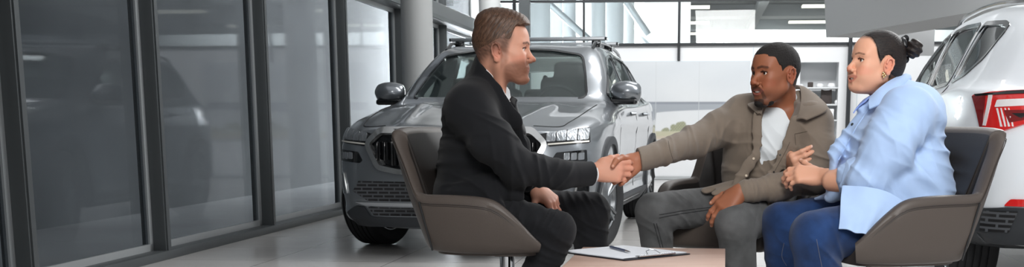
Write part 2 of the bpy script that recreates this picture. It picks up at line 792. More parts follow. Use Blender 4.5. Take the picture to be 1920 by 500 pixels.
# ---- window wall along the left
posts_y = [4.3, 6.43, 8.05, 10.05, 12.3, 14.6, 17.0]
YB = 19.45            # back wall plane
ends = posts_y + [YB - 0.1]
PH = 2.15             # head of the lower panes
for i in range(len(ends) - 1):
    y0, y1 = ends[i] + 0.035, ends[i + 1] - 0.035
    w = empty('window_%d' % (i + 1), kind='structure')
    w.matrix_world = RMAT
    fr = MB()
    zc0, zc1 = 0.055, PH
    ft = 0.045
    fr.box((0.0, (y0 + y1) / 2, zc0 + ft / 2), (0.03, y1 - y0, ft))
    fr.box((0.0, (y0 + y1) / 2, zc1 - ft / 2), (0.03, y1 - y0, ft))
    fr.box((0.0, y0 + ft / 2, (zc0 + zc1) / 2), (0.03, ft, zc1 - zc0))
    fr.box((0.0, y1 - ft / 2, (zc0 + zc1) / 2), (0.03, ft, zc1 - zc0))
    fr.build('window_frame', m_alu_l, w)
    MB().box((-0.004, (y0 + y1) / 2, (zc0 + zc1) / 2), (0.012, y1 - y0 - 2 * ft, zc1 - zc0 - 2 * ft)).build('window_pane', m_glass, w)
    # upper light
    z0, z1 = PH + 0.22, 4.2
    fr = MB()
    for z in (z0 + 0.02, z1 - 0.02):
        fr.box((0, (y0 + y1) / 2, z), (0.03, y1 - y0, 0.04))
    for y in (y0 + 0.02, y1 - 0.02):
        fr.box((0, y, (z0 + z1) / 2), (0.03, 0.04, z1 - z0))
    fr.build('upper_window_frame', m_alu_l, w)
    MB().box((-0.004, (y0 + y1) / 2, (z0 + z1) / 2), (0.012, y1 - y0 - 0.08, z1 - z0 - 0.08)).build('upper_window_pane', m_glass, w)
k = 1
for y in posts_y:
    mb = MB().box((0.02, y, 2.1), (0.16, 0.07, 4.2), bevel=0.004).box((0.104, y, 2.1), (0.012, 0.045, 4.2))
    struct('trim_%d' % k, mb, m_alu)
    k += 1
struct('trim_%d' % k, MB().box((0.045, 11.0, 0.0275), (0.15, 16.9, 0.055), bevel=0.004), m_alu); k += 1
struct('trim_%d' % k, MB().box((0.06, 11.0, PH + 0.11), (0.26, 16.9, 0.22), bevel=0.01).box((0.2, 11.0, PH + 0.03), (0.03, 16.9, 0.05)), m_alu); k += 1
# solid pier at the near end of the window wall
struct('wall_left', MB().box((0.0, 1.5, 2.1), (0.3, 5.0, 4.2)), m_black)

# outside: invented wall as backdrop for the light falloff, paving between
struct('wall_outside', MB().box((-2.2, 12.0, 2.0), (0.2, 24, 5.6)), m_conc)
struct('canopy_outside', MB().box((-1.15, 6.0, 4.3), (2.2, 14.0, 0.15)).box((-1.15, 0.2, 2.1), (2.2, 0.2, 4.4)), m_conc)  # slab and end wall added to keep sky light off the near panes
struct('paving_outside', MB().box((-1.2, 12.0, -0.08), (2.3, 24, 0.1)), m_conc)

# ---- round columns
for i, (px, D, r, zt) in enumerate(((786, 13.0, 0.162, 4.2), (921, 18.3, 0.155, 4.2))):
    X = (px - CX) / 2337 * D
    o = MB().cyl((X, D, 0), (X, D, zt), r, n=48).build('column', m_col)
    o['kind'] = 'structure'

# ---- back wall with its glazed screen
def bx(px):
    return (px - CX) * 0.00830 + 1.78


def bz(y):
    return CAM_H + (228 - y) * 19.4 / 2337


ZB = bz(92)
wl = MB()
# solid lower wall, with an opening for the shelf niche
nx0, nx1, nz0, nz1 = bx(1487), bx(1556), bz(290), bz(122)
wl.box(((0.1 + nx0) / 2, YB + 0.1, ZB / 2), (nx0 - 0.1, 0.2, ZB))
wl.box(((nx1 + 12.8) / 2, YB + 0.1, ZB / 2), (12.8 - nx1, 0.2, ZB))
wl.box(((nx0 + nx1) / 2, YB + 0.1, (nz1 + ZB) / 2), (nx1 - nx0, 0.2, ZB - nz1))
wl.box(((nx0 + nx1) / 2, YB + 0.1, nz0 / 2), (nx1 - nx0, 0.2, nz0))
wl.box(((nx0 + nx1) / 2, YB + 0.45, ZB / 2), (nx1 - nx0 + 0.2, 0.04, ZB))
wl.box((nx0 - 0.02, YB + 0.3, ZB / 2), (0.04, 0.3, ZB))
wl.box((nx1 + 0.02, YB + 0.3, ZB / 2), (0.04, 0.3, ZB))
struct('wall_back', wl, m_white)
struct('baseboard_back', MB().box((6.4, YB - 0.012, 0.03), (12.6, 0.02, 0.05)), m_alu_l)
# screen members above
zt = 4.2
mb = MB()
mb.box((6.6, YB - 0.0, ZB + 0.02), (12.8, 0.1, 0.04))
struct('trim_%d' % k, mb, m_black); k += 1
struct('trim_%d' % k, MB().box((6.6, YB, bz(12)), (12.8, 0.09, 0.035)), m_black); k += 1
for px, zb, w in ((965, ZB, 0.045), (1093, ZB, 0.03), (1267, bz(118), 0.04), (1780, ZB, 0.05)):
    struct('trim_%d' % k, MB().box((bx(px), YB - 0.02, (zb + zt) / 2), (w, 0.06, zt - zb)), m_black); k += 1
struct('trim_%d' % k, MB().box((bx(988), YB - 0.25, zt / 2), (0.16, 0.12, zt)), m_alu); k += 1
struct('trim_%d' % k, MB().box((bx(1574), YB - 0.06, bz(73) / 2), (0.055, 0.08, bz(73))), m_black); k += 1
wn = empty('window_8', kind='structure')
wn.matrix_world = RMAT
MB().box((6.6, YB + 0.02, (ZB + zt) / 2), (12.6, 0.012, zt - ZB)).build('window_pane', m_glass_c, wn)

# printed landscape on the back wall: sky, river bridge on piers, bushes and grass
mx0, mx1, mz0, mz1 = bx(1085), bx(1396), bz(262), bz(120)
nu, nv = 260, 120
uu, vv = np.meshgrid(np.linspace(0, 1, nu), np.linspace(0, 1, nv), indexing='ij')
pxx = 1085 + uu * (1396 - 1085)
pyy = 262 - vv * (262 - 120)
C = np.zeros((nu, nv, 3))
sky_a, sky_b = np.array(srgb(214, 219, 223)[:3]), np.array(srgb(226, 229, 231)[:3])
t = sstep(120, 230, pyy)[..., None]
C[:] = sky_a * (1 - t) + sky_b * t
cl = (np.sin(pxx * 0.03 + np.sin(pyy * 0.05) * 1.5) * np.sin(pyy * 0.045 + pxx * 0.01) + 1) * 0.5
C += (cl[..., None] - 0.5) * np.array([0.05, 0.045, 0.035])
def put(mask, col, soft=1.0):
    global C
    w = np.clip(mask, 0, 1)[..., None] * soft
    C = C * (1 - w) + np.array(srgb(*col)[:3]) * w
arch = 213 + 10 * np.cos(np.clip((pxx - 1218) / 150, -1, 1) * PI) * -0.55 - 4
deck = sstep(191, 193, pyy) * (1 - sstep(0, 2, pyy - np.where(pxx > 1215, 207 + 5 * np.exp(-np.abs(pxx - 1218) / 26) - 3 * sstep(1230, 1390, pxx), 205 + 7 * np.exp(-np.abs(pxx - 1218) / 26))))
put(deck, (165, 171, 178))
put(sstep(191, 193, pyy) * (1 - sstep(195, 197, pyy)), (146, 152, 160))
pier = (1 - sstep(0, 2, np.abs(pxx - 1218) - (9 - (pyy - 205) * 0.12))) * sstep(205, 206, pyy) * (1 - sstep(238, 240, pyy))
put(pier, (160, 166, 172))
tree = np.zeros_like(pxx)
rs = np.random.RandomState(3)
for i in range(70):
    tx = rs.uniform(1235, 1390)
    ty = 246 - rs.uniform(2, 14) * (0.55 + 0.45 * math.sin(tx * 0.09))
    tr = rs.uniform(3, 7)
    tree = np.maximum(tree, 1 - sstep(tr - 2, tr + 1, np.hypot(pxx - tx, pyy - ty)))
put(tree, (164, 166, 140))
tree2 = np.clip(tree * (np.sin(pxx * 1.3) * np.sin(pyy * 1.1 + 1) * 0.8), 0, 1)
put(tree2, (126, 134, 110))
put(sstep(243, 247, pyy), (197, 194, 168))
put(sstep(252, 256, pyy), (205, 194, 176))
put(sstep(258, 262, pyy), (208, 207, 204))
for sx in (1226, 1305):
    put(1 - sstep(0.3, 0.9, np.abs(pxx - sx)), (205, 209, 212), 0.7)
G = np.stack([mx0 + uu * (mx1 - mx0), np.full_like(uu, YB - 0.022), mz0 + vv * (mz1 - mz0)], -1)
me = grid_mesh('mural', G)
set_col(me, np.clip(C * 0.86, 0, 1).reshape(-1, 3))
m_mural = vcol_mat('mural_print', rough=0.35, spec=0.4)
mu = empty('wall_mural', label='wide printed landscape panel with a river bridge and bushes on the back wall', cat='mural')
mu.matrix_world = RMAT
link_mesh('print', me, m_mural, mu)
MB().box(((mx0 + mx1) / 2, YB - 0.01, (mz0 + mz1) / 2), (mx1 - mx0 + 0.02, 0.02, mz1 - mz0 + 0.02)).build('backing_board', m_cool, mu)
# panel joints right of the mural
for px in (1402, 1471, 1590):
    struct('trim_%d' % k, MB().box((bx(px), YB - 0.004, ZB / 2), (0.012, 0.012, ZB - 0.02)), m_cool); k += 1

# shelf niche contents
m_shelf = mat('shelf_white', (214, 217, 219), rough=0.5)
m_boxw = mat('box_white', (240, 241, 243), rough=0.5)
m_boxd = mat('box_dark', (66, 58, 56), rough=0.6)
m_boxg = mat('box_grey', (150, 154, 158), rough=0.6)
sh_y = YB + 0.2
for (yp, nm) in ((166, 'upper'), (196, 'middle'), (224, 'lower')):
    o = MB().box(((nx0 + nx1) / 2, sh_y, bz(yp) - 0.012), (nx1 - nx0, 0.34, 0.024), bevel=0.003).build('shelf_board', m_shelf)
    o.matrix_world = RMAT
    tag(o, 'white %s shelf board in the wall niche behind the seated man' % nm, 'shelf', 'shelf boards in the wall niche')
def item(name, px, yb, w, h, m, lab, cat, kind='box', grp=None, d=0.12):
    x = bx(px)
    z = bz(yb)
    mb = MB()
    if kind == 'box':
        mb.box((x, YB + 0.12, z + h / 2), (w, d, h), bevel=0.008)
        mb.box((x, YB + 0.12, z + h * 0.82), (w * 1.03, d * 1.03, h * 0.05))
    elif kind == 'bag':
        mb.prism([(-w / 2, 0), (w / 2, 0), (w * 0.46, h), (w * 0.2, h * 0.93), (0, h * 0.9), (-w * 0.2, h * 0.93), (-w * 0.46, h)], -d / 2, d / 2,
                 M=Matrix.Translation((x, YB + 0.18, z)) @ Matrix.Rotation(PI / 2, 4, 'X'), bevel=0.006)
    else:
        mb.lathe([(0.001, 0), (w * 0.42, 0), (w * 0.5, h * 0.3), (w * 0.46, h * 0.7), (w * 0.3, h), (0.001, h)], (x, YB + 0.12, z), n=20)
    o = mb.build(name, m)
    o.matrix_world = RMAT
    tag(o, lab, cat, grp)
item('gift_box', 1507, 166, 0.075, 0.075, m_boxd, 'small dark brown box on the upper niche shelf', 'box')
item('cup', 1490, 166, 0.08, 0.05, m_boxw, 'white bowl at the left end of the upper niche shelf', 'bowl', 'l')
item('bowl', 1524, 166, 0.11, 0.055, m_boxw, 'white bowl in the middle of the upper niche shelf', 'bowl', 'l')
item('bowl', 1545, 166, 0.12, 0.06, m_boxw, 'white bowl at the right end of the upper niche shelf', 'bowl', 'l')
item('shopping_bag', 1537, 196, 0.17, 0.22, m_boxd, 'black bag standing on the middle niche shelf', 'bag', 'bag', d=0.05)
item('mug', 1556, 196, 0.07, 0.06, m_boxw, 'white mug right of the black bag on the niche shelf', 'mug', 'l')
item('storage_box', 1508, 196, 0.15, 0.13, m_boxg, 'pale grey box beside the black bag on the niche shelf', 'box')
item('storage_box', 1545, 224, 0.09, 0.16, m_boxw, 'white upright box on the lower niche shelf', 'box')

# ---- hall beyond the glazed screen
HZ = 3.75
struct('floor_hall', MB().box((7.5, 33.0, -0.06), (26, 27, 0.1)), mf)
struct('ceiling_hall', MB().box((7.5, 33.0, HZ + 0.3), (26, 27, 0.1)), m_grey)
far = MB()
far.box((7.5, 46.0, 1.2), (26, 0.2, 2.4)).box((7.5, 46.0, 3.9), (26, 0.2, 1.0))
struct('wall_far', far, m_white)
for i, px in enumerate((900, 960, 1020, 1080, 1155, 1240, 1322)):
    wx = (px - CX) / 2337 * 46 + 0.8
    w = empty('window_%d' % (9 + i), kind='structure')
    w.matrix_world = RMAT
    MB().box((wx, 46.0, 2.92), (1.5, 0.05, 0.96)).build('window_pane', m_glow, w)
for i, y in enumerate((22.5, 26.5, 30.5, 35, 40)):
    struct('beam', MB().box((7.5, y, HZ + 0.1), (26, 0.22, 0.3)), m_grey if i % 2 else m_alu_l)
for i, x in enumerate((-2.5, 1.2, 4.9, 8.6, 12.3)):
    struct('rafter', MB().box((x, 33, HZ - 0.06), (0.2, 26, 0.22)), m_alu if i % 2 else m_grey)
struct('wall_hall', MB().box((-1.6, 30.0, 2.0), (9.6, 0.2, 4.0)), m_white)
rs = random.Random(5)
li = 0
for y in (24.5, 28.5, 32.5, 37.5, 42):
    for x in (-0.5, 3.0, 6.6, 10.2):
        o = MB().box((x, y, HZ - 0.02), (1.3, 0.35, 0.06), bevel=0.01).build('ceiling_lamp', m_lamp)
        o.matrix_world = RMAT
        tag(o, 'long white ceiling lamp in the hall behind the glazed screen', 'ceiling lamp', 'ceiling lamps in the far hall')
m_pipe = mat('white_steel', (228, 230, 232), rough=0.4)
for i, (px, D, r) in enumerate(((1012, 21.5, .19), (1042, 24, .16), (1068, 22.5, .12), (1082, 27, .14), (1122, 21.6, .12), (1151, 23, .17), (1176, 25, .13), (1196, 28, .14), (1208, 31, .12))):
    X = (px - CX) / 2337 * D
    o = MB().cyl((X, D, 0), (X, D, 4.05), r, n=28).build('column', m_pipe)
    o['kind'] = 'structure'
def brace(a, b, r=0.05):
    o = MB().cyl(a, b, r, n=12).build('brace', m_alu_l)
    o['kind'] = 'structure'
brace(P(1010, -10, 22.2), P(1105, 75, 22.2), 0.06)
brace(P(1165, -10, 24.2), P(1215, 65, 24.2), 0.07)
brace(P(1180, 40, 26.2), P(1225, 95, 26.2), 0.07)
# gallery parapet inside the hall with coloured goods behind the glass
X0, X1 = (1305 - CX) / 2337 * 27, (1800 - CX) / 2337 * 27
o = MB().box(((X0 + X1) / 2, 27, 2.6), (X1 - X0, 0.12, 0.42)).build('parapet', m_white)
o['kind'] = 'structure'
# bulkhead over the right side
m_bulk = mat('bulkhead_grey', (176, 178, 179), rough=0.8)
a0, a1 = P(1552, 75, 14.0), P(2000, 75, 9.4)
d = (a1 - a0).normalized()
q = Matrix.Translation(Vector((a0.x, a0.y, 0))) @ Matrix.Rotation(math.atan2(d.y, d.x), 4, 'Z')
o = MB().prism([(0, 1.80), ((a1 - a0).length + 0.5, 1.80), ((a1 - a0).length + 0.5, 3.2), (1.6, 3.2), (-0.09, 2.23)], -0.02, 0.6,
               M=q @ Matrix.Rotation(PI / 2, 4, 'X') @ Matrix.Diagonal((1, 1, -1, 1)).to_4x4()).build('bulkhead', m_bulk)
o['kind'] = 'structure'
o = MB().box((0, 0, 0), (0.46, 0.02, 0.42), bevel=0.002).build('sign_board', m_white)
o.location = P(1717, 72, 15.6)
o['kind'] = 'structure'
# side wall on the far right and ceiling above the showroom (out of the frame)
struct('wall_right', MB().box((12.9, 9, 2.1), (0.2, 21, 4.2)), m_white)
struct('ceiling', MB().box((6.5, 14.2, 4.26), (13, 10.6, 0.1)), m_white)

# ------------------------------------------------------------------ light
w = bpy.data.worlds.new('world')
sc.world = w
w.use_nodes = True
nt = w.node_tree
bg = nt.nodes['Background']
tc = nt.nodes.new('ShaderNodeTexCoord')
sp = nt.nodes.new('ShaderNodeSeparateXYZ')
rp = nt.nodes.new('ShaderNodeValToRGB')
nt.links.new(tc.outputs['Generated'], sp.inputs[0])
nt.links.new(sp.outputs['Z'], rp.inputs[0])
rp.color_ramp.elements[0].position = 0.0
rp.color_ramp.elements[0].color = (0.55, 0.57, 0.6, 1)
rp.color_ramp.elements[1].position = 0.6
rp.color_ramp.elements[1].color = (0.95, 0.97, 1.0, 1)
nt.links.new(rp.outputs[0], bg.inputs[0])
bg.inputs[1].default_value = 0.55


def area(name, loc, target, size, power, col=(1, 1, 1), sy=None, shape='RECTANGLE', spread=None):
    l = bpy.data.lights.new(name, 'AREA')
    l.shape = shape
    l.size = size
    l.size_y = sy or size
    l.energy = power
    l.color = col
    if spread:
        l.spread = math.radians(spread)
    o = bpy.data.objects.new(name, l)
    COL.objects.link(o)
    o.location = loc
    o.rotation_euler = (Vector(target) - Vector(loc)).to_track_quat('-Z', 'Y').to_euler()
    return o


area('window_daylight', (0.5, -0.8, 3.4), (0.7, 4.6, 0.8), 1.8, 190, (1.0, 0.985, 0.96))  # added key lamp above the camera for the people; no window here
for x_ in (1.8, 4.6):
    area('ceiling_light', (x_, 9.0, 4.1), (x_ - .3, 9.0, 0), 0.6, 120, (1, 0.99, 0.97), sy=6.0)  # unseen strips added for overhead light and streak reflections
area('wall_washer', RM(4.5, 16.2, 3.9), RM(4.5, 19.5, 0.9), 9.0, 170, (1, 1, 1), sy=0.5)  # added lamp to lighten the back wall, turned away from the car
area('rim_light', (3.5, 8.0, 3.4), (0.6, 4.6, 1.0), 2.0, 80, (0.97, 0.99, 1.0))
area('hall_light', (3.0, 26.0, 3.4), (4, 40, 2.6), 8.0, 330, (1, 0.98, 0.94), sy=1.5)
area('hall_light', (6.0, 38.0, 0.5), (6, 34, 4.0), 10.0, 160, (1, 0.97, 0.92), sy=6)
area('outside_light', RM(-1.0, 27.0, 2.6), RM(-1.6, 12, 1.2), 1.8, 1500, (0.97, 0.99, 1.0), sy=3.0)  # added lamp so the backdrop outside fades from bright to dark
area('column_light', (1.0, 12.0, 4.1), (-1.6, 13.2, 1.2), 0.8, 60, (1, 1, 1), sy=2.0)  # added lamp to brighten the round column
# slab added above the frame to keep the near left corner dark
struct('ceiling_gallery', MB().box((1.5, 2.6, 2.75), (3.9, 7.2, 0.2)), m_white)
# ------------------------------------------------------------------ cars
def eval_mesh(ob):
    dg = bpy.context.evaluated_depsgraph_get()
    return bpy.data.meshes.new_from_object(ob.evaluated_get(dg))


def boolean(meA, cutters, op='DIFFERENCE'):
    a = bpy.data.objects.new('tmp_a', meA)
    COL.objects.link(a)
    tmp = []
    for c in cutters:
        o = bpy.data.objects.new('tmp_c', c)
        COL.objects.link(o)
        tmp.append(o)
        m = a.modifiers.new('b', 'BOOLEAN')
        m.operation = op
        m.object = o
        m.solver = 'EXACT'
    bpy.context.view_layer.update()
    r = eval_mesh(a)
    for o in [a] + tmp:
        bpy.data.objects.remove(o)
    return r


CAR = [
    # columns from the front centre line round the corner, along the side, to the rear centre line; lines bottom -> roof
    [(.30, 0, .20), (.07, 0, .19), (.02, 0, .34), (.0, 0, .56), (.02, 0, .74), (.055, 0, .825), (.10, 0, .85), (.18, 0, .868), (.27, 0, .885)],
    [(.30, 0, .20), (.08, .40, .19), (.04, .42, .34), (.03, .42, .56), (.05, .42, .74), (.085, .42, .825), (.18, .35, .862), (.28, .2, .882), (.36, 0, .90)],
    [(.40, 0, .20), (.22, .68, .20), (.16, .74, .34), (.145, .755, .56), (.17, .74, .75), (.22, .70, .83), (.38, .52, .892), (.44, .28, .912), (.5, 0, .925)],
    [(.50, 0, .20), (.45, .78, .22), (.42, .87, .38), (.42, .885, .6), (.44, .87, .79), (.5, .79, .885), (.62, .56, .935), (.66, .3, .95), (.7, 0, .955)],
    [(.9, 0, .20), (.9, .80, .22), (.9, .905, .40), (.9, .92, .62), (.9, .90, .86), (.9, .81, .95), (.92, .58, .985), (.93, .3, .998), (.93, 0, 1.0)],
    [(1.3, 0, .20), (1.3, .80, .22), (1.3, .90, .40), (1.3, .915, .65), (1.3, .895, .92), (1.3, .82, 1.0), (1.27, .64, 1.03), (1.2, .33, 1.045), (1.17, 0, 1.05)],
    [(1.75, 0, .20), (1.75, .80, .22), (1.75, .89, .40), (1.75, .905, .66), (1.75, .90, .95), (1.72, .84, 1.035), (1.70, .70, 1.23), (1.62, .37, 1.275), (1.58, 0, 1.285)],
    [(2.15, 0, .20), (2.15, .80, .22), (2.15, .89, .40), (2.15, .905, .66), (2.15, .90, .96), (2.15, .845, 1.045), (2.12, .655, 1.42), (2.06, .38, 1.465), (2.02, 0, 1.475)],
    [(2.7, 0, .20), (2.7, .80, .22), (2.7, .89, .40), (2.7, .905, .66), (2.7, .90, .97), (2.7, .845, 1.06), (2.7, .65, 1.455), (2.7, .4, 1.50), (2.7, 0, 1.51)],
    [(3.25, 0, .20), (3.25, .80, .22), (3.25, .90, .40), (3.25, .915, .66), (3.25, .90, .99), (3.25, .84, 1.08), (3.3, .64, 1.45), (3.3, .4, 1.495), (3.3, 0, 1.505)],
    [(3.7, 0, .22), (3.7, .80, .25), (3.7, .905, .42), (3.7, .92, .68), (3.7, .895, 1.01), (3.7, .825, 1.10), (3.75, .62, 1.425), (3.75, .38, 1.472), (3.75, 0, 1.48)],
    [(4.1, 0, .28), (4.15, .78, .30), (4.17, .865, .44), (4.17, .875, .68), (4.14, .85, .99), (4.06, .785, 1.09), (4.03, .575, 1.40), (4.0, .36, 1.447), (4.0, 0, 1.455)],
    [(4.2, 0, .30), (4.38, .64, .30), (4.45, .68, .44), (4.45, .68, .68), (4.37, .65, .99), (4.29, .60, 1.08), (4.13, .45, 1.385), (4.09, .3, 1.437), (4.07, 0, 1.445)],
    [(4.25, 0, .30), (4.46, 0, .30), (4.53, 0, .44), (4.53, 0, .68), (4.45, 0, .99), (4.37, 0, 1.08), (4.20, 0, 1.37), (4.15, 0, 1.425), (4.12, 0, 1.435)],
]


def car_surface():
    A = np.array(CAR)
    cols = np.array(catmull(list(A), 9))                  # along the car
    G = np.array([catmull(list(c), 7) for c in cols])      # up the section
    s, y, z = G[..., 0], G[..., 1], G[..., 2]
    y = np.maximum(y, 0)
    # bonnet creases and side character lines
    hood = sstep(0.06, 0.2, s) * (1 - sstep(1.0, 1.15, s)) * sstep(0.8, 0.86, z)
    z = z + hood * 0.018 * np.exp(-((y - (0.36 + 0.12 * s)) / 0.05) ** 2)
    side = sstep(0.55, 0.8, y) * sstep(0.5, 0.8, s) * (1 - sstep(4.0, 4.2, s))
    y = y + side * (0.016 * np.exp(-((z - 0.86) / 0.035) ** 2) - 0.022 * np.exp(-((z - 0.52) / 0.13) ** 2))
    y[:, 0] = 0
    y[:, -1] = 0
    y[0] = 0
    y[-1] = 0
    G = np.stack([-s, y, z], -1)
    return G


def car_body_mesh():
    G = car_surface()
    U, V = G.shape[:2]
    idx = np.arange(U * V).reshape(U, V)
    q = np.stack([idx[:-1, :-1], idx[1:, :-1], idx[1:, 1:], idx[:-1, 1:]], -1).reshape(-1, 4)
    P0 = G.reshape(-1, 3)
    P1 = P0 * np.array([1, -1, 1])
    Vv = np.concatenate([P0, P1])
    Q = np.concatenate([q, q[:, ::-1] + U * V])
    me = np_mesh('car_body', Vv, Q)
    bm = bmesh.new()
    bm.from_mesh(me)
    bmesh.ops.remove_doubles(bm, verts=bm.verts, dist=0.0006)
    bmesh.ops.dissolve_degenerate(bm, edges=bm.edges, dist=0.0002)
    bmesh.ops.recalc_face_normals(bm, faces=bm.faces)
    if bm.calc_volume(signed=True) < 0:
        bmesh.ops.reverse_faces(bm, faces=bm.faces)
    bm.to_mesh(me)
    bm.free()
    return me


def rnd(poly, r=0.015, n=3):
    """round the corners of a 2-D polygon"""
    out = []
    m = len(poly)
    for i in range(m):
        p0, p1, p2 = (np.array(poly[(i + j) % m], float) for j in (-1, 0, 1))
        a, b = p0 - p1, p2 - p1
        la, lb = np.linalg.norm(a), np.linalg.norm(b)
        rr = min(r, la * 0.45, lb * 0.45)
        q0, q1 = p1 + a / la * rr, p1 + b / lb * rr
        for k in range(n + 1):
            t = k / n
            out.append(tuple((1 - t) ** 2 * q0 + 2 * t * (1 - t) * p1 + t * t * q1))
    return out


def patch(bvh, poly, axis, lift=0.004, thick=0.006, step=0.05, holes=None, grid=None, inset=False):
    """a thin plate over the body: poly is given in the projection plane; axis 'L','R' (s,z), 'F','B' (y,z), 'T' (s,y)"""
    bm = bmesh.new()
    vs = [bm.verts.new((p[0], p[1], 0)) for p in poly]
    bm.faces.new(vs)
    xs = [p[0] for p in poly]
    ys = [p[1] for p in poly]
    for ax, lo, hi in ((0, min(xs), max(xs)), (1, min(ys), max(ys))):
        t = math.floor(lo / step) * step + step
        while t < hi:
            no = Vector((1, 0, 0)) if ax == 0 else Vector((0, 1, 0))
            bmesh.ops.bisect_plane(bm, geom=list(bm.verts) + list(bm.edges) + list(bm.faces), plane_co=no * t, plane_no=no)
            t += step
    bm.verts.index_update()
    pts, nrm = [], []
    for v in bm.verts:
        a, b = v.co.x, v.co.y
        if axis == 'L':
            o, d = Vector((-a, 3, b)), Vector((0, -1, 0))
        elif axis == 'R':
            o, d = Vector((-a, -3, b)), Vector((0, 1, 0))
        elif axis == 'F':
            o, d = Vector((2, a, b)), Vector((-1, 0, 0))
        elif axis == 'B':
            o, d = Vector((-7, a, b)), Vector((1, 0, 0))
        else:
            o, d = Vector((-a, b, 4)), Vector((0, 0, -1))
        h, n, fi, ds = bvh.ray_cast(o, d)
        if h is None:
            h, n, fi, ds = bvh.find_nearest(o + d * 2.2)
        if n.dot(d) > 0:
            n = -n
        pts.append(h)
        nrm.append(n)
    top = [p + n * (lift + thick) for p, n in zip(pts, nrm)]
    bot = [p + n * lift for p, n in zip(pts, nrm)]
    out = bmesh.new()
    tv = [out.verts.new(p) for p in top]
    bv = [out.verts.new(p) for p in bot]
    for f in bm.faces:
        ii = [v.index for v in f.verts]
        try:
            out.faces.new([tv[i] for i in ii])
            out.faces.new([bv[i] for i in ii][::-1])
        except ValueError:
            pass
    for e in bm.edges:
        if len(e.link_faces) == 1:
            i, j = e.verts[0].index, e.verts[1].index
            try:
                out.faces.new((tv[i], tv[j], bv[j], bv[i]))
            except ValueError:
                pass
    bm.free()
    bmesh.ops.recalc_face_normals(out, faces=out.faces)
    me = bpy.data.meshes.new('patch')
    out.to_mesh(me)
    out.free()
    return smooth(me, 40)


def ring_poly(cx, cz, r0, r1, a0, a1, n=26):
    p = [(cx + r1 * math.cos(math.radians(a0 + (a1 - a0) * k / n)), cz + r1 * math.sin(math.radians(a0 + (a1 - a0) * k / n))) for k in range(n + 1)]
    p += [(cx + r0 * math.cos(math.radians(a1 - (a1 - a0) * k / n)), cz + r0 * math.sin(math.radians(a1 - (a1 - a0) * k / n))) for k in range(n + 1)]
    return p


def band(poly, w):
    """closed polygon -> outline band polygon (keyhole) of width w outside it"""
    m = len(poly)
    P_ = np.array(poly, float)
    c = P_.mean(0)
    area_ = 0.5 * np.sum(P_[:, 0] * np.roll(P_[:, 1], -1) - np.roll(P_[:, 0], -1) * P_[:, 1])
    sg = 1 if area_ > 0 else -1
    t = np.roll(P_, -1, 0) - np.roll(P_, 1, 0)
    t /= np.linalg.norm(t, axis=1)[:, None] + 1e-9
    n = np.stack([t[:, 1], -t[:, 0]], 1) * sg
    O = P_ + n * w
    return P_, O


def band_patch(bvh, poly, w, axis, lift, thick):
    """a raised strip following a closed outline"""
    I, O = band(poly, w)
    bm_pts = []
    out = bmesh.new()
    rings = []
    for src in (I, O):
        top, bot = [], []
        for a, b in src:
            if axis == 'L':
                o, d = Vector((-a, 3, b)), Vector((0, -1, 0))
            elif axis == 'R':
                o, d = Vector((-a, -3, b)), Vector((0, 1, 0))
            elif axis == 'F':
                o, d = Vector((2, a, b)), Vector((-1, 0, 0))
            else:
                o, d = Vector((-7, a, b)), Vector((1, 0, 0))
            h, n, fi, ds = bvh.ray_cast(o, d)
            if h is None:
                h, n, fi, ds = bvh.find_nearest(o + d * 2.2)
            if n.dot(d) > 0:
                n = -n
            top.append(out.verts.new(h + n * (lift + thick)))
            bot.append(out.verts.new(h + n * lift))
        rings.append((top, bot))
    m = len(I)
    (it, ib), (ot, ob) = rings
    for i in range(m):
        j = (i + 1) % m
        for q in ((it[i], it[j], ot[j], ot[i]), (ib[j], ib[i], ob[i], ob[j]), (it[j], it[i], ib[i], ib[j]), (ot[i], ot[j], ob[j], ob[i])):
            try:
                out.faces.new(q)
            except ValueError:
                pass
    bmesh.ops.recalc_face_normals(out, faces=out.faces)
    me = bpy.data.meshes.new('band')
    out.to_mesh(me)
    out.free()
    return smooth(me, 40)


def flip(poly):
    return [(-a, b) for a, b in poly][::-1]


m_tyre = mat('tyre_rubber', (34, 35, 37), rough=0.75, bump=0.1, bscale=120)
m_rim = mat('rim_alloy', (120, 123, 126), rough=0.3, metal=0.85)
m_rimd = mat('rim_dark', (40, 42, 44), rough=0.4, metal=0.5)
m_plast = mat('black_cladding', (46, 49, 53), rough=0.55, bump=0.06, bscale=300)
m_gloss_b = mat('gloss_black', (16, 17, 19), rough=0.12, coat=0.5)
m_chrome = mat('satin_chrome', (205, 206, 205), rough=0.2, metal=0.9)
m_silver = mat('silver_trim', (176, 180, 184), rough=0.3, metal=0.6)
m_seam = mat('panel_gap', (22, 23, 25), rough=0.8)
m_interior = mat('car_interior', (62, 64, 68), rough=0.8)
m_carglass = glass_mat('car_window_glass', (0.9, 0.95, 0.94), 0.5, 0.0)
m_carglass_d = glass_mat('car_window_dark', (0.3, 0.33, 0.33), 0.8, 0.0)
m_lampglass = mat('lamp_lens', (150, 154, 158), rough=0.18, metal=0.6, bump=0.9, bscale=60, stretch=(1, 1, 0.15))
m_led = mat('led_bar', (240, 236, 226), rough=0.25, metal=0.3)
m_red = mat('red_lens', (214, 32, 30), rough=0.12, coat=1.0, bump=0.4, bscale=40)
m_redd = mat('dark_red_lens', (120, 14, 16), rough=0.12, coat=1.0)
m_clear = mat('clear_lens', (236, 232, 232), rough=0.12, coat=1.0)

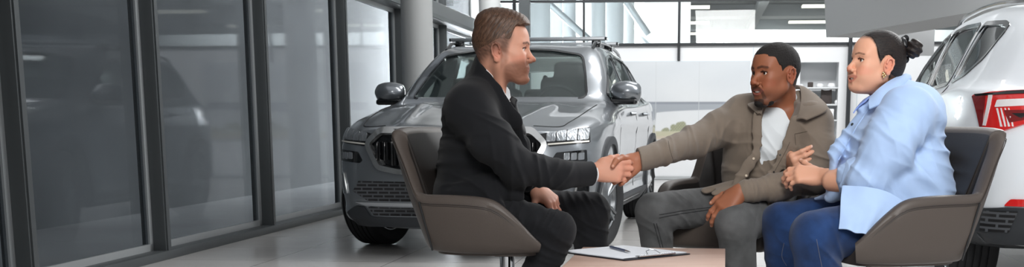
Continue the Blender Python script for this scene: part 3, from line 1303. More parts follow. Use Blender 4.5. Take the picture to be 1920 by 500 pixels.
# honeycomb mesh for the bumper inserts
mh, nt, b = new_mat('honeycomb_grille')
tc = nt.nodes.new('ShaderNodeTexCoord')
mp = nt.nodes.new('ShaderNodeMapping')
mp.inputs['Rotation'].default_value = (math.radians(90), 0, math.radians(90))
mp.inputs['Scale'].default_value = (1, 1, 1)
br = nt.nodes.new('ShaderNodeTexBrick')
br.inputs['Scale'].default_value = 1.0
br.inputs['Brick Width'].default_value = 0.075
br.inputs['Row Height'].default_value = 0.024
br.inputs['Mortar Size'].default_value = 0.006
br.inputs['Mortar Smooth'].default_value = 0.3
br.inputs['Color1'].default_value = (0.004, 0.004, 0.005, 1)
br.inputs['Color2'].default_value = (0.006, 0.006, 0.007, 1)
br.inputs['Mortar'].default_value = srgb(74, 77, 81)
sx = nt.nodes.new('ShaderNodeSeparateXYZ')
cb = nt.nodes.new('ShaderNodeCombineXYZ')
nt.links.new(tc.outputs['Object'], sx.inputs[0])
nt.links.new(sx.outputs['Y'], cb.inputs['X'])
nt.links.new(sx.outputs['Z'], cb.inputs['Y'])
nt.links.new(cb.outputs[0], br.inputs['Vector'])
nt.links.new(br.outputs['Color'], b.inputs['Base Color'])
b.inputs['Roughness'].default_value = 0.45
m_mesh = mh


def wheel_meshes():
    R, W = 0.335, 0.115
    t = MB()
    prof = [(0.225, -W * 0.85), (0.25, -W), (0.30, -W * 1.04), (0.322, -W * 0.95), (0.333, -W * 0.82)]
    ys = np.linspace(-W * 0.78, W * 0.78, 6)
    for i, yy in enumerate(ys):
        g = 0.007
        if i > 0:
            prof += [(0.326, yy - g), (0.326, yy + g * 0.0), (R, yy + g * 0.3)]
        else:
            prof += [(R, yy)]
        if i < 5:
            prof += [(R, yy + (ys[1] - ys[0]) - g - 0.002)]
    prof += [(0.333, W * 0.82), (0.322, W * 0.95), (0.30, W * 1.04), (0.25, W), (0.225, W * 0.85), (0.225, -W * 0.85)]
    t.lathe(prof, n=72, axis='Y')
    tyre = t.mesh('tyre', 30)
    r = MB()
    r.lathe([(0.232, -0.09), (0.238, -0.1), (0.222, -0.1), (0.205, -0.07), (0.2, 0.05), (0.214, 0.085), (0.236, 0.1), (0.232, 0.085)], n=64, axis='Y')
    for k in range(5):
        for dd in (-0.13, 0.13):
            a = 2 * PI * k / 5 + dd
            p0 = Vector((math.cos(a - dd * 0.5) * 0.05, 0.078, math.sin(a - dd * 0.5) * 0.05))
            p1 = Vector((math.cos(a) * 0.212, 0.092, math.sin(a) * 0.212))
            r.tube([p0, (p0 + p1) / 2 + Vector((0, 0.006, 0)), p1], [0.026, 0.02, 0.019], n=8, flat=0.7)
    r.cyl((0, 0.06, 0), (0, 0.098, 0), 0.06, 0.05, n=28)
    rim = r.mesh('rim', 30)
    d = MB()
    d.cyl((0, -0.02, 0), (0, 0.0, 0), 0.16, n=40).cyl((0, -0.07, 0), (0, 0.05, 0), 0.06, n=20)
    d.lathe([(0.2, -0.02), (0.2, -0.03), (0.001, -0.03)], n=40, axis='Y')
    disc = d.mesh('brake', 30)
    return tyre, rim, disc


WHEEL = None


def make_car(kind, paint, origin, rz, label, steer=0.0):
    """kind 'front' = detailed nose; 'rear' = detailed tail"""
    global WHEEL
    car = empty('car', origin, rz, label, 'car')
    body = car_body_mesh()
    bm = bmesh.new()
    bm.from_mesh(body)
    bvh = BVHTree.FromBMesh(bm)
    bm.free()
    AX = (0.87, 3.66)
    cut = []
    for sx in AX:
        for sy in (1, -1):
            c = MB()
            c.cyl((-sx, sy * 0.62, 0.345), (-sx, sy * 1.1, 0.345), 0.385, n=64)
            cut.append(c.mesh('c'))
    # cabin hollow
    pr = [(1.52, .93), (2.12, 1.385), (2.7, 1.44), (3.5, 1.43), (4.0, 1.33), (4.22, 1.04), (4.2, .72), (1.7, .72)]
    cb_ = bmesh.new()
    rows = []
    for sy in (-1, 1):
        rows.append([cb_.verts.new((-s, sy * (0.77 - max(0, z - 1.0) * 0.46), z)) for s, z in pr])
    cb_.faces.new(rows[0])
    cb_.faces.new(rows[1][::-1])
    for i in range(len(pr)):
        j = (i + 1) % len(pr)
        cb_.faces.new((rows[0][j], rows[0][i], rows[1][i], rows[1][j]))
    bmesh.ops.triangulate(cb_, faces=cb_.faces)
    bmesh.ops.recalc_face_normals(cb_, faces=cb_.faces)
    cm = bpy.data.meshes.new('cabin')
    cb_.to_mesh(cm)
    cb_.free()
    cut.append(cm)
    DLO = {
        'front_door_window': [(1.56, 1.058), (2.40, 1.075), (2.40, 1.395), (2.2, 1.37), (1.88, 1.235)],
        'rear_door_window': [(2.50, 1.078), (3.22, 1.098), (3.24, 1.395), (2.8, 1.41), (2.50, 1.40)],
        'quarter_window': [(3.32, 1.105), (3.6, 1.14), (3.78, 1.215), (3.86, 1.34), (3.76, 1.365), (3.34, 1.392)],
    }
    ws = [(-.66, 1.06), (.66, 1.06), (.60, 1.25), (.545, 1.385), (.3, 1.425), (0, 1.435), (-.3, 1.425), (-.545, 1.385), (-.60, 1.25)]
    rw = [(-.52, 1.11), (.52, 1.11), (.47, 1.22), (.42, 1.345), (0, 1.365), (-.42, 1.345), (-.47, 1.22)]
    MX = Matrix(((0, 0, 1, 0), (1, 0, 0, 0), (0, 1, 0, 0), (0, 0, 0, 1)))      # (y,z) polygon extruded along x
    MY = Matrix(((-1, 0, 0, 0), (0, 0, 1, 0), (0, 1, 0, 0), (0, 0, 0, 1)))     # (s,z) polygon extruded along y
    for nm, pl in DLO.items():
        for sy in (1, -1):
            lo, hi = (0.35, 1.1) if sy > 0 else (-1.1, -0.35)
            cut.append(MB().prism(rnd(pl, 0.03), lo, hi, M=MY).mesh('c'))
    cut.append(MB().prism(rnd(ws, 0.04), -2.3, -1.0, M=MX).mesh('c'))
    cut.append(MB().prism(rnd(rw, 0.04), -4.6, -3.9, M=MX).mesh('c'))
    if kind == 'front':
        # recessed grille and air intakes
        grille = [(-.50, .80), (.50, .80), (.575, .735), (.50, .60), (.36, .575), (-.36, .575), (-.50, .60), (-.575, .735)]
        mesh1 = [(-.66, .495), (.66, .495), (.70, .43), (.60, .365), (-.60, .365), (-.70, .43)]
        mesh2 = [(-.60, .325), (.60, .325), (.56, .27), (-.56, .27)]
        for g in (grille, mesh1, mesh2):
            cut.append(MB().prism(g, -0.16, 0.4, M=MX).mesh('c'))
    body2 = boolean(body, cut)
    body2.materials.clear()
    smooth(body2, 32)
    bo = link_mesh('body', body2, paint, car)
    bpy.data.meshes.remove(body) if body.users == 0 else None

    def add(name, me, m, parent=car, **k):
        return link_mesh(name, me, m, parent, **k)
    gl = m_carglass if kind == 'front' else m_carglass_d
    for nm, pl in DLO.items():
        for ax in ('L', 'R'):
            o = add('side_window', patch(bvh, rnd(pl, 0.03), ax, lift=-0.012, thick=0.004, step=0.08), gl)
            add('window_trim', band_patch(bvh, rnd(pl, 0.03), 0.022, ax, -0.004, 0.009), m_gloss_b, o)
    o = add('windscreen', patch(bvh, rnd(ws, 0.04), 'F', lift=-0.010, thick=0.004, step=0.08), m_carglass)
    add('window_trim', band_patch(bvh, rnd(ws, 0.04), 0.014, 'F', -0.006, 0.008), m_gloss_b, o)
    o = add('rear_window', patch(bvh, rnd(rw, 0.04), 'B', lift=-0.010, thick=0.004, step=0.08), gl)
    add('window_trim', band_patch(bvh, rnd(rw, 0.04), 0.035, 'B', -0.004, 0.007), m_gloss_b, o)
    # bright strip over the side windows, below the roof
    # wheel arch cladding, sills
    for ax in ('L', 'R'):
        for sx in AX:
            add('wheel_arch', patch(bvh, ring_poly(sx, 0.345, 0.383, 0.435, -14, 194), ax, -0.004, 0.022, 0.06), m_plast)
        add('sill', patch(bvh, [(1.24, .235), (3.29, .235), (3.27, .33), (1.26, .33)], ax, -0.002, 0.016, 0.1), m_plast)
        # door shut lines and handles
        for dx in (1.42, 2.45, 3.28):
            top = 1.04 if dx < 1.5 else 1.07
            pl = [(dx, .36), (dx + 0.006, .36), (dx + 0.006, top), (dx, top)]
            if dx > 3:
                pl = [(3.12, .36), (3.126, .36), (3.24, .62), (3.286, .78), (3.286, 1.08), (3.28, 1.08), (3.28, .78), (3.234, .62)]
            add('door_seam', patch(bvh, pl, ax, -0.003, 0.004, 0.06), m_seam)
        for dx in (2.22, 3.05):
            h = MB()
            sg = 1 if ax == 'L' else -1
            hh, n, _, _ = bvh.ray_cast(Vector((-dx, sg * 3, 0.945)), Vector((0, -sg, 0)))
            h.tube([hh + Vector((0.09, 0, 0)), hh + Vector((0.07, sg * 0.03, 0)), hh + Vector((-0.07, sg * 0.03, 0)), hh + Vector((-0.09, 0, 0))], 0.013, n=8)
            h.build('door_handle', paint, car)
        # roof rail
        sg = 1 if ax == 'L' else -1
        pts = []
        for s in np.linspace(2.1, 4.02, 15):
            y = 0.595 - 0.09 * sstep(2.0, 1.9, s) * 0 - max(0, s - 3.6) * 0.07
            hh, n, _, _ = bvh.ray_cast(Vector((-s, sg * y, 3)), Vector((0, 0, -1)))
            e = min(1, (s - 2.1) / 0.15, (4.02 - s) / 0.15)
            pts.append(hh + Vector((0, 0, -0.006 + 0.038 * math.sqrt(max(e, 0)))))
        MB().tube(pts, 0.015, n=10, flat=0.8).build('roof_rail', m_gloss_b, car)
    # mirrors
    for sg in (1, -1):
        S = Sculpt()
        c = Vector((-1.60, sg * 0.925, 1.105))
        S.ell(c, (.085, .115, .078), k=0.02)
        S.boxr(c + Vector((-0.045, 0, -0.01)), (.04, .105, .07), r=0.03, k=0.04)
        me, V = S.mesh('m', 0.008)
        mo = link_mesh('side_mirror', me, paint, car)
        me, V = Sculpt().boxr(c + Vector((-0.01, sg * -0.01, -0.075)), (.075, .105, .022), r=0.02).cone(c + Vector((0, -sg * 0.06, -0.075)), c + Vector((0.05, -sg * 0.2, -0.085)), .022, .03, k=.02).mesh('m', 0.008)
        link_mesh('mirror_base', me, m_gloss_b, mo)
        MB().box(c + Vector((-0.088, 0, -0.01)), (0.006, 0.18, 0.11), bevel=0.002).build('mirror_glass', m_chrome, mo)
    # seats, wheel and dashboard inside
    for (s, y) in ((2.25, .37), (2.25, -.37), (3.15, .4), (3.15, -.4), (3.15, 0)):
        me, V = Sculpt().boxr((-s - 0.02, y, .98 - (.07 if s > 3 else 0)), (.055, .235 if s < 3 else .19, .26), rot=(0, -8, 0), r=0.05).boxr((-s - 0.06, y, 1.275 - (.07 if s > 3 else 0)), (.045, .125 if y else .02, .085), r=0.04 if y else .015, k=0.01).boxr((-s + .26, y, .76), (.26, .24 if s < 3 else .19, .07), r=0.05).mesh('seat', 0.02)
        link_mesh('seat', me, m_interior, car)
    st = [Vector((-1.80 + 0.3 * 0.18 * math.sin(a), .37 + 0.185 * math.cos(a), .98 + 0.17 * math.sin(a))) for a in np.linspace(0, 2 * PI, 28, endpoint=False)]
    sw = MB().tube(st, 0.014, n=8, closed=True)
    sw.tube([Vector((-1.8, .2, .98)), Vector((-1.79, .37, .97)), Vector((-1.8, .54, .98))], 0.018, n=8, flat=0.6)
    sw.tube([Vector((-1.79, .37, .97)), Vector((-1.62, .37, .90))], 0.03, n=8)
    sw.build('steering_wheel', m_interior, car)
    MB().prism([(1.5, .95), (1.56, 1.0), (1.75, 1.02), (1.8, .93), (1.74, .78), (1.5, .78)], -0.7, 0.7, M=MY, bevel=0.01).build('dashboard', m_interior, car)
    MB().box((-1.86, 0, 1.345), (0.03, 0.2, 0.055), bevel=0.01).build('rear_view_mirror', m_gloss_b, car)
    # wheels
    if WHEEL is None:
        WHEEL = wheel_meshes()
    for i, sx in enumerate(AX):
        for sg in (1, -1):
            w = bpy.data.objects.new('wheel', None)
            COL.objects.link(w)
            w.empty_display_size = 0.1
            w.parent = car
            w.location = (-sx, sg * 0.785, 0.336)
            w.rotation_euler = (0, 0.3 * i, (0 if sg > 0 else PI) + (steer if i == 0 else 0))
            link_mesh('tyre', WHEEL[0], m_tyre, w)
            link_mesh('rim', WHEEL[1], m_rim, w)
            link_mesh('brake_disc', WHEEL[2], m_rimd, w)
    fr, bk = 'F', 'B'
    if kind == 'front':
        # grille: back plate, vertical ribs, frame
        g0 = MB()
        g0.prism(grille, -0.13, -0.12, M=MX)
        go = g0.build('grille', m_gloss_b, car)
        for k in range(-10, 11):
            yy = k * 0.052
            h = 0.10 if abs(yy) < 0.42 else 0.075
            MB().box((-0.055 - 0.06 * yy * yy, yy, 0.69), (0.05, 0.013, 0.19 if abs(yy) < 0.46 else 0.12), bevel=0.004).build('grille_rib', m_gloss_b, go)
        gf = link_mesh('grille_frame', band_patch(bvh, rnd(grille, 0.02), 0.034, 'F', -0.012, 0.03), m_chrome, go)
        for pl in (mesh1, mesh2):
            MB().prism(pl, -0.075, -0.07, M=MX).build('air_intake', m_mesh, car)
        add('intake_bar', patch(bvh, [(-.70, .357), (.70, .357), (.62, .335), (-.62, .335)], 'F', -0.002, 0.014, 0.05), m_silver)
        add('lower_lip', patch(bvh, rnd([(-.78, .28), (-.70, .33), (-.63, .325), (-.58, .262), (.58, .262), (.63, .325), (.70, .33), (.78, .28), (.70, .205), (-.70, .205)], 0.01), 'F', -0.002, 0.018, 0.05), m_plast)
        for sg in (1, -1):
            def S_(pl):
                return pl if sg > 0 else flip(pl)
            def lampy(name, pl, m, lift, th, par, step=0.03):
                return link_mesh(name, patch(bvh, S_(pl), 'F', lift, th, step), m, par)
            hl = lampy('headlight', rnd([(.555, .80), (.70, .822), (.835, .842), (.85, .745), (.62, .722), (.60, .75)], 0.008), m_gloss_b, -0.002, 0.008, car)
            for k in range(4):
                a, b2 = .60 + k * 0.060, .655 + k * 0.060
                lampy('lamp_lens', rnd([(a, .752 + k * 0.003), (b2, .755 + k * 0.003), (b2, .812 + k * 0.008), (a, .805 + k * 0.008)], 0.008), m_lampglass, 0.004, 0.008, hl, 0.02)
            lampy('led_bar', [(.61, .731), (.84, .748), (.84, .757), (.61, .740)], m_led, 0.004, 0.008, hl)
            fl = lampy('fog_lamp', rnd([(.665, .685), (.835, .70), (.84, .625), (.65, .612), (.63, .63)], 0.008), m_gloss_b, -0.002, 0.007, car)
            for k in range(3):
                a = .71 + k * 0.04
                lampy('lamp_lens', rnd([(a, .635), (a + .032, .638), (a + .032, .683), (a, .68)], 0.006), m_lampglass, 0.003, 0.006, fl, 0.015)
            vt = lampy('air_curtain', rnd([(.80, .54), (.85, .53), (.848, .40), (.78, .41)], 0.008), m_gloss_b, -0.002, 0.006, car)
            lampy('vent_trim', [(.79, .545), (.80, .55), (.775, .41), (.765, .41)], m_chrome, 0.002, 0.008, vt)
            # bonnet gap
            pts = []
            for (s, y) in ((.19, .50), (.25, .66), (.38, .70), (.6, .735), (.9, .755), (1.2, .765)):
                hh, n, _, _ = bvh.ray_cast(Vector((-s, sg * y, 3)), Vector((0, 0, -1)))
                pts.append(hh)
            MB().tube([Vector(p) for p in catmull([tuple(p) for p in pts], 4)], 0.004, n=6).build('bonnet_seam', m_seam, car)
        pts = []
        for y in np.linspace(-.5, .5, 15):
            hh, n, _, _ = bvh.ray_cast(Vector((2, y, 0.832)), Vector((-1, 0, 0)))
            pts.append(hh)
        MB().tube(pts, 0.004, n=6).build('bonnet_seam', m_seam, car)
        # emblem on the grille bar
        MB().cyl((0.02, 0, .822), (-0.03, 0, .822), 0.032, n=28).build('emblem', m_chrome, car)
        # roof cross bars on feet
        for s in (2.45, 3.15):
            hh, n, _, _ = bvh.ray_cast(Vector((-s, 0.6, 3)), Vector((0, 0, -1)))
            zz = hh.z + 0.065
            cbm = MB().box((-s, 0, zz), (0.07, 1.30, 0.03), bevel=0.008)
            cbo = cbm.build('cross_bar', m_silver, car)
            for sg in (1, -1):
                MB().box((-s, sg * 0.575, zz - 0.04), (0.09, 0.07, 0.06), bevel=0.012).build('bar_foot', m_gloss_b, cbo)
                MB().box((-s, sg * 0.655, zz), (0.075, 0.012, 0.026), bevel=0.003).build('end_cap', m_gloss_b, cbo)
    else:
        def bp(name, pl, m, lift, th, par=car, step=0.03, sides=(1, -1), ax='B'):
            for sg in sides:
                o = link_mesh(name, patch(bvh, pl if sg > 0 else flip(pl), ax, lift, th, step), m, par)
            return o
        for sg in (1, -1):
            s1 = (sg,)
            tl = bp('tail_light', rnd([(.862, 1.005), (.80, 1.015), (.40, 1.03), (.30, 1.0), (.36, .965), (.60, .90), (.80, .825), (.838, .83)], 0.008), m_red, -0.002, 0.016, sides=s1)
            bp('clear_strip', rnd([(.785, .978), (.34, .992), (.34, .964), (.795, .945)], 0.004), m_clear, 0.013, 0.004, tl, sides=s1)
            bp('clear_strip', [(.812, 1.0), (.800, 1.0), (.826, .86), (.834, .862)], m_clear, 0.013, 0.004, tl, sides=s1)
            bp('dark_band', rnd([(.765, .930), (.56, .930), (.60, .905), (.745, .872)], 0.004), m_redd, 0.013, 0.003, tl, sides=s1)
            bp('dark_band', rnd([(.735, .915), (.66, .915), (.70, .892)], 0.004), m_gloss_b, 0.015, 0.003, tl, sides=s1)
            bp('dark_band', rnd([(.862, 1.0), (.822, 1.0), (.838, .838), (.842, .838)], 0.004), m_redd, 0.013, 0.003, tl, sides=s1)
            bp('upper_strip', rnd([(.855, 1.008), (.40, 1.030), (.38, 1.014), (.85, .998)], 0.003), m_gloss_b, 0.013, 0.004, tl, sides=s1)
            for q in range(4):
                a = .79 - q * .014
                bp('lens_facet', [(a, .94), (a - .005, .94), (a - .02, .855), (a - .013, .855)], m_clear, 0.013, 0.002, tl, sides=s1)
            bp('reflector', rnd([(.735, .525), (.40, .53), (.40, .49), (.76, .493)], 0.008), m_red, 0.004, 0.008, sides=s1)
            bp('bumper_vent', rnd([(.82, .468), (.70, .47), (.73, .37), (.83, .365)], 0.006), m_mesh, 0.018, 0.004, sides=s1)
            bp('tailgate_seam', [(.655, 1.05), (.662, 1.05), (.63, .90), (.60, .66), (.592, .66), (.622, .90)], m_seam, -0.003, 0.005, sides=s1)
        cl = rnd([(-.86, .47), (-.76, .485), (.76, .485), (.86, .47), (.855, .30), (.70, .26), (-.70, .26), (-.855, .30)], 0.01)
        add('bumper_cladding', patch(bvh, cl, 'B', -0.002, 0.018, 0.04), m_plast)
        add('skid_plate', patch(bvh, [(-.42, .40), (.42, .40), (.60, .31), (-.60, .31)], 'B', 0.014, 0.02, 0.04), m_silver)
        for ax in ('L', 'R'):
            add('bumper_side', patch(bvh, rnd([(4.03, .47), (4.22, .475), (4.3, .30), (3.98, .30), (4.04, .42)], 0.01), ax, -0.002, 0.017, 0.04), m_plast)
            add('bumper_seam', patch(bvh, [(3.98, .70), (4.26, .715), (4.26, .71), (3.98, .695)], ax, -0.003, 0.005, 0.05), m_seam)
            add('tail_light_side', patch(bvh, rnd([(4.24, .835), (4.30, .83), (4.30, 1.0), (4.10, .998), (4.14, .96)], 0.006), ax, -0.002, 0.012, 0.02), m_redd)
            add('fuel_flap_seam' if ax == 'R' else 'bumper_fold', patch(bvh, [(4.0, .585), (4.28, .59), (4.28, .584), (4.0, .58)], ax, -0.003, 0.004, 0.05), m_seam)
        add('number_plate', patch(bvh, [(-.26, .84), (.26, .84), (.26, .73), (-.26, .73)], 'B', 0.0, 0.01, 0.05), m_boxw)
        add('roof_spoiler', patch(bvh, rnd([(3.98, -.50), (4.14, -.46), (4.14, .46), (3.98, .50)], 0.02), 'T', 0.004, 0.02, 0.05), paint)
    return car


m_paint_g = mat('grey_metallic_paint', (130, 135, 140), rough=0.28, metal=0.65, coat=1.0)
m_paint_w = mat('white_paint', (232, 237, 242), rough=0.4, coat=0.6)
CAR1 = make_car('front', m_paint_g, (-0.87, 8.0, 0), math.radians(-90 - 9), 'grey SUV with roof cross bars facing the camera beside the window wall', steer=math.radians(-14))
fwd = Vector((math.sin(math.radians(6)), math.cos(math.radians(6)), 0))
CAR2 = make_car('rear', m_paint_w, tuple(Vector((2.71, 5.60, 0)) + fwd * 4.53), math.radians(90 - 6), 'white SUV seen from behind at the right with a red tail light')
# ------------------------------------------------------------------ tub chairs
m_leather = mat('brown_leather', (80, 72, 67), rough=0.42, bump=0.12, bscale=420, spec=0.45)
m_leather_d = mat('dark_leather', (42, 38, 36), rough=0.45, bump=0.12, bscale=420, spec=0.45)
m_stitch = mat('seam_stitching', (58, 52, 49), rough=0.6)
m_chr = mat('polished_chrome', (214, 216, 218), rough=0.08, metal=1.0)
m_mech = mat('black_mechanism', (30, 31, 33), rough=0.5)


def chair(loc, rz, label, drop=0.0, low=0.0):
    root = empty('armchair', loc, rz, label, 'armchair', 'brown leather armchairs around the low table')
    T = [(.205, -.305, .475), (.175, -.317, .505), (.115, -.332, .57), (.06, -.342, .615), (0, -.347, .63), (-.10, -.345, .635), (-.195, -.337, .637),
         (-.225, -.332, .66), (-.265, -.318, .755), (-.305, -.30, .835), (-.325, -.26, .856), (-.335, -.12, .862), (-.337, 0, .862)]
    Bt = [(.19, -.285, .44), (.165, -.292, .437), (.11, -.302, .435), (.05, -.308, .433), (0, -.31, .433), (-.09, -.305, .433), (-.165, -.285, .436),
          (-.19, -.265, .438), (-.21, -.235, .44), (-.222, -.20, .44), (-.228, -.16, .44), (-.234, -.08, .44), (-.236, 0, .44)]
    Bt = [(x, y, z - low) for x, y, z in Bt]
    T = T + [(x, -y, z) for x, y, z in T[:-1][::-1]]
    Bt = Bt + [(x, -y, z) for x, y, z in Bt[:-1][::-1]]
    T = np.array(catmull(T, 5))
    Bt = np.array(catmull(Bt, 5))
    n = len(T)
    tang = np.gradient(T[:, :2], axis=0)
    tang /= np.linalg.norm(tang, axis=1)[:, None] + 1e-9
    nin = np.stack([tang[:, 1] * -1, tang[:, 0]], 1) * -1     # inward (plan)
    cen = np.array([-0.02, 0])
    sgn = np.sign(((cen - T[:, :2]) * nin).sum(1))[:, None]
    sgn[sgn == 0] = 1
    nin = nin * sgn
    # soften the inward normals so the corner stays clean
    for _ in range(6):
        nin[1:-1] = (nin[:-2] + nin[1:-1] * 2 + nin[2:]) / 4
    nin /= np.linalg.norm(nin, axis=1)[:, None]
    N3 = np.concatenate([nin, np.zeros((n, 1))], 1)
    th = 0.052
    loops = []
    for i in range(n):
        t, b, q = T[i], Bt[i], N3[i]
        up = (t - b) / np.linalg.norm(t - b)
        h = np.linalg.norm(t - b)
        L = []
        for f, o in ((0.0, .012), (.04, 0.0), (.2, -.006), (.45, -.010), (.7, -.007), (.88, -.002)):
            L.append(b + (t - b) * f + q * o)
        e = min(0.022, h * 0.3)
        for a in (0, 30, 60, 90, 120, 150, 180):
            ar = math.radians(a)
            L.append(t - up * e + up * e * math.sin(ar) + q * (th / 2 - th / 2 * math.cos(ar)))
        for f in (.8, .5, .2, 0.0):
            L.append(b + (t - b) * f * 0.96 + q * (th + 0.012 * (1 - f)))
        loops.append(L)
    G = np.array(loops)
    me = grid_mesh('shell', G, closed_v=True, ang=50)
    bm = bmesh.new()
    bm.from_mesh(me)
    K = G.shape[1]
    bm.verts.ensure_lookup_table()
    bm.faces.new([bm.verts[i] for i in range(K)])
    bm.faces.new([bm.verts[(n - 1) * K + i] for i in range(K)][::-1])
    bmesh.ops.recalc_face_normals(bm, faces=bm.faces)
    bm.to_mesh(me)
    bm.free()
    smooth(me, 50)
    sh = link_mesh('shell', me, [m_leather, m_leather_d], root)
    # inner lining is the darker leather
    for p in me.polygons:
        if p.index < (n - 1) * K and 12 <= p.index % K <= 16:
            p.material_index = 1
    # stitched seam just below the rolled edge and down the back corner
    for off in (0.032, 0.038):
        pts = [T[i] - (T[i] - Bt[i]) / np.linalg.norm(T[i] - Bt[i]) * off - N3[i] * 0.0042 for i in range(2, n - 2, 2)]
        MB().tube(pts, 0.0017, n=5).build('seam', m_stitch, sh)
    for sg in (1, -1):
        i = 31
        pts = []
        for f in np.linspace(0.02, 0.86, 8):
            p = Bt[i] + (T[i] - Bt[i]) * f - N3[i] * 0.0105
            pts.append((p[0], p[1] * sg, p[2]))
        MB().tube(pts, 0.0035, n=6).build('corner_seam', m_mech, sh)
    # seat: underpan and cushion
    pan = [(.17, -.18), (.155, -.27), (.08, -.285), (-.10, -.285), (-.17, -.25), (-.21, -.12), (-.21, .12), (-.17, .25), (-.10, .285), (.08, .285), (.155, .27), (.17, .18)]
    MB().prism(rnd(pan, 0.04, 4), 0.425 - low, 0.455, bevel=0.012).build('seat_base', m_leather, root)
    cu = [(.315, -.17), (.29, -.255), (.10, -.27), (-.15, -.265), (-.25, -.2), (-.25, .2), (-.15, .265), (.10, .27), (.29, .255), (.315, .17)]
    me, V = Sculpt().boxr((-.03 + drop, 0, .478 - drop * .5), (.18 + drop, .258, .04 + drop * .45), r=0.038).ell((.0, 0, .485), (.18, .22, .042), k=.03).mesh('cushion', 0.01)
    link_mesh('cushion', me, m_leather, root)
    # pedestal
    MB().box((0, 0, .419 - low), (.2, .16, .014), bevel=.003).box((0.02, -.08, .411 - low), (.05, .12, .008), bevel=.002).build('mechanism', m_mech, root)
    MB().cyl((0, 0, .06), (0, 0, .415 - low), .027, n=28).cyl((0, 0, .05), (0, 0, .22), .034, n=28).build('column', m_chr, root)
    for k in range(4):
        a = PI / 4 + k * PI / 2
        c, s = math.cos(a), math.sin(a)
        f = MB().tube([(0.02 * c, 0.02 * s, .062), (.15 * c, .15 * s, .048), (.30 * c, .30 * s, .022)], [.024, .02, .016], n=8, flat=0.7)
        f.cyl((.29 * c, .29 * s, 0), (.29 * c, .29 * s, .02), .02, n=16)
        f.build('foot', m_chr, root)
    return root


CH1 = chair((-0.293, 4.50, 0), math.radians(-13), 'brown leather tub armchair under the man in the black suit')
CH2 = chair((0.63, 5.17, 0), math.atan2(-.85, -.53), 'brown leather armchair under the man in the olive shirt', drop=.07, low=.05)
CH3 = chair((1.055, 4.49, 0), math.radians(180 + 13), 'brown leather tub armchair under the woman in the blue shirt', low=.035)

CH1.scale = (1.04, 1, 1)
CH3.scale = (1.08, 1, 1)

# ------------------------------------------------------------------ low table with clipboard and pen
m_wood, nt, b = new_mat('pale_wood')
tc = nt.nodes.new('ShaderNodeTexCoord')
mp = nt.nodes.new('ShaderNodeMapping')
mp.inputs['Scale'].default_value = (1.2, 26, 26)
n1 = nt.nodes.new('ShaderNodeTexNoise')
n1.inputs['Scale'].default_value = 3.2
n1.inputs['Detail'].default_value = 6
n1.inputs['Distortion'].default_value = 0.6
rp = nt.nodes.new('ShaderNodeValToRGB')
rp.color_ramp.elements[0].position = 0.3
rp.color_ramp.elements[0].color = srgb(186, 152, 136)
rp.color_ramp.elements[1].position = 0.72
rp.color_ramp.elements[1].color = srgb(214, 184, 168)
nt.links.new(tc.outputs['Object'], mp.inputs[0])
nt.links.new(mp.outputs[0], n1.inputs[0])
nt.links.new(n1.outputs['Fac'], rp.inputs[0])
nt.links.new(rp.outputs[0], b.inputs['Base Color'])
b.inputs['Roughness'].default_value = 0.42
TZ = 0.42
bl, br_ = PZ(1093, 462.5, TZ), PZ(1360, 465.5, TZ)
fl_, fr_ = PZ(1050, 500, TZ), PZ(1360.5, 500, TZ)
ex = (br_ - bl)
yd = Vector((-0.05, -1, 0)).normalized()
dr = Vector((0.0, -1, 0))
L = 0.75
quad = [bl, br_, br_ + Vector((-0.112, -1, 0)).normalized() * L, bl + Vector((-0.105, -1, 0)).normalized() * L]
tab = empty('coffee_table', (0, 0, 0), 0, 'low pale wood coffee table with the clipboard lying on it', 'table')
cx_, cy_ = sum(q.x for q in quad) / 4, sum(q.y for q in quad) / 4
tab.location = (cx_, cy_, 0)
pl = [(q.x - cx_, q.y - cy_) for q in quad]
MB().prism(pl, TZ - 0.035, TZ, bevel=0.002).build('table_top', m_wood, tab)
MB().prism([(a * 0.9, b_ * 0.9) for a, b_ in pl], TZ - 0.075, TZ - 0.035).build('apron', m_mech, tab)
for a, b_ in pl:
    MB().cyl((a * 0.84, b_ * 0.84, 0), (a * 0.84, b_ * 0.84, TZ - 0.04), .018, n=16).build('leg', m_chr, tab)

A_, B_, C_, D_ = PZ(1060, 471, TZ + .006), PZ(1150, 458.5, TZ + .006), PZ(1272, 472, TZ + .006), PZ(1201, 489, TZ + .006)
cc = (A_ + B_ + C_ + D_) / 4
ux = ((C_ - B_) + (D_ - A_)).normalized()
lx = ((C_ - B_).length + (D_ - A_).length) / 2 * 0.95
ly = ((B_ - A_).length + (C_ - D_).length) / 2
m_board = mat('clipboard_black', (40, 43, 50), rough=0.4)
m_paper = mat('white_paper', (236, 240, 246), rough=0.6)
m_pen = mat('pen_blue_grey', (72, 84, 112), rough=0.3, coat=0.4)
cb = empty('clipboard', (cc.x, cc.y, TZ), math.atan2(ux.y, ux.x), 'black clipboard holding white paper on the low wooden table', 'clipboard')
MB().box((0, 0, .003), (lx, ly, .004), bevel=.0015).build('board', m_board, cb)
pa = MB()
for k in range(4):
    pa.box((-.006 + k * .001, .0015 * k, .0058 + k * .0007), (lx - .022, ly - .012, .0006), rot=(0, 0, .004 * k))
pa.build('paper', m_paper, cb)
c = MB().box((lx / 2 - .014, 0, .0105), (.02, ly * .55, .003), bevel=.001)
c.cyl((lx / 2 - .004, -ly * .27, .011), (lx / 2 - .004, ly * .27, .011), .004, n=12)
c.tube([(lx / 2 - .02, -.03, .012), (lx / 2 - .038, -.022, .022), (lx / 2 - .042, 0, .026), (lx / 2 - .038, .022, .022), (lx / 2 - .02, .03, .012)], .0018, n=6)
c.build('clip', m_chr, cb)
p0, p1 = PZ(1144, 462, TZ + .014), PZ(1182, 472.5, TZ + .013)
d = p1 - p0
pn = empty('pen', tuple(p0), math.atan2(d.y, d.x), 'blue grey ballpoint pen lying on the white paper', 'pen')
Lp = d.length
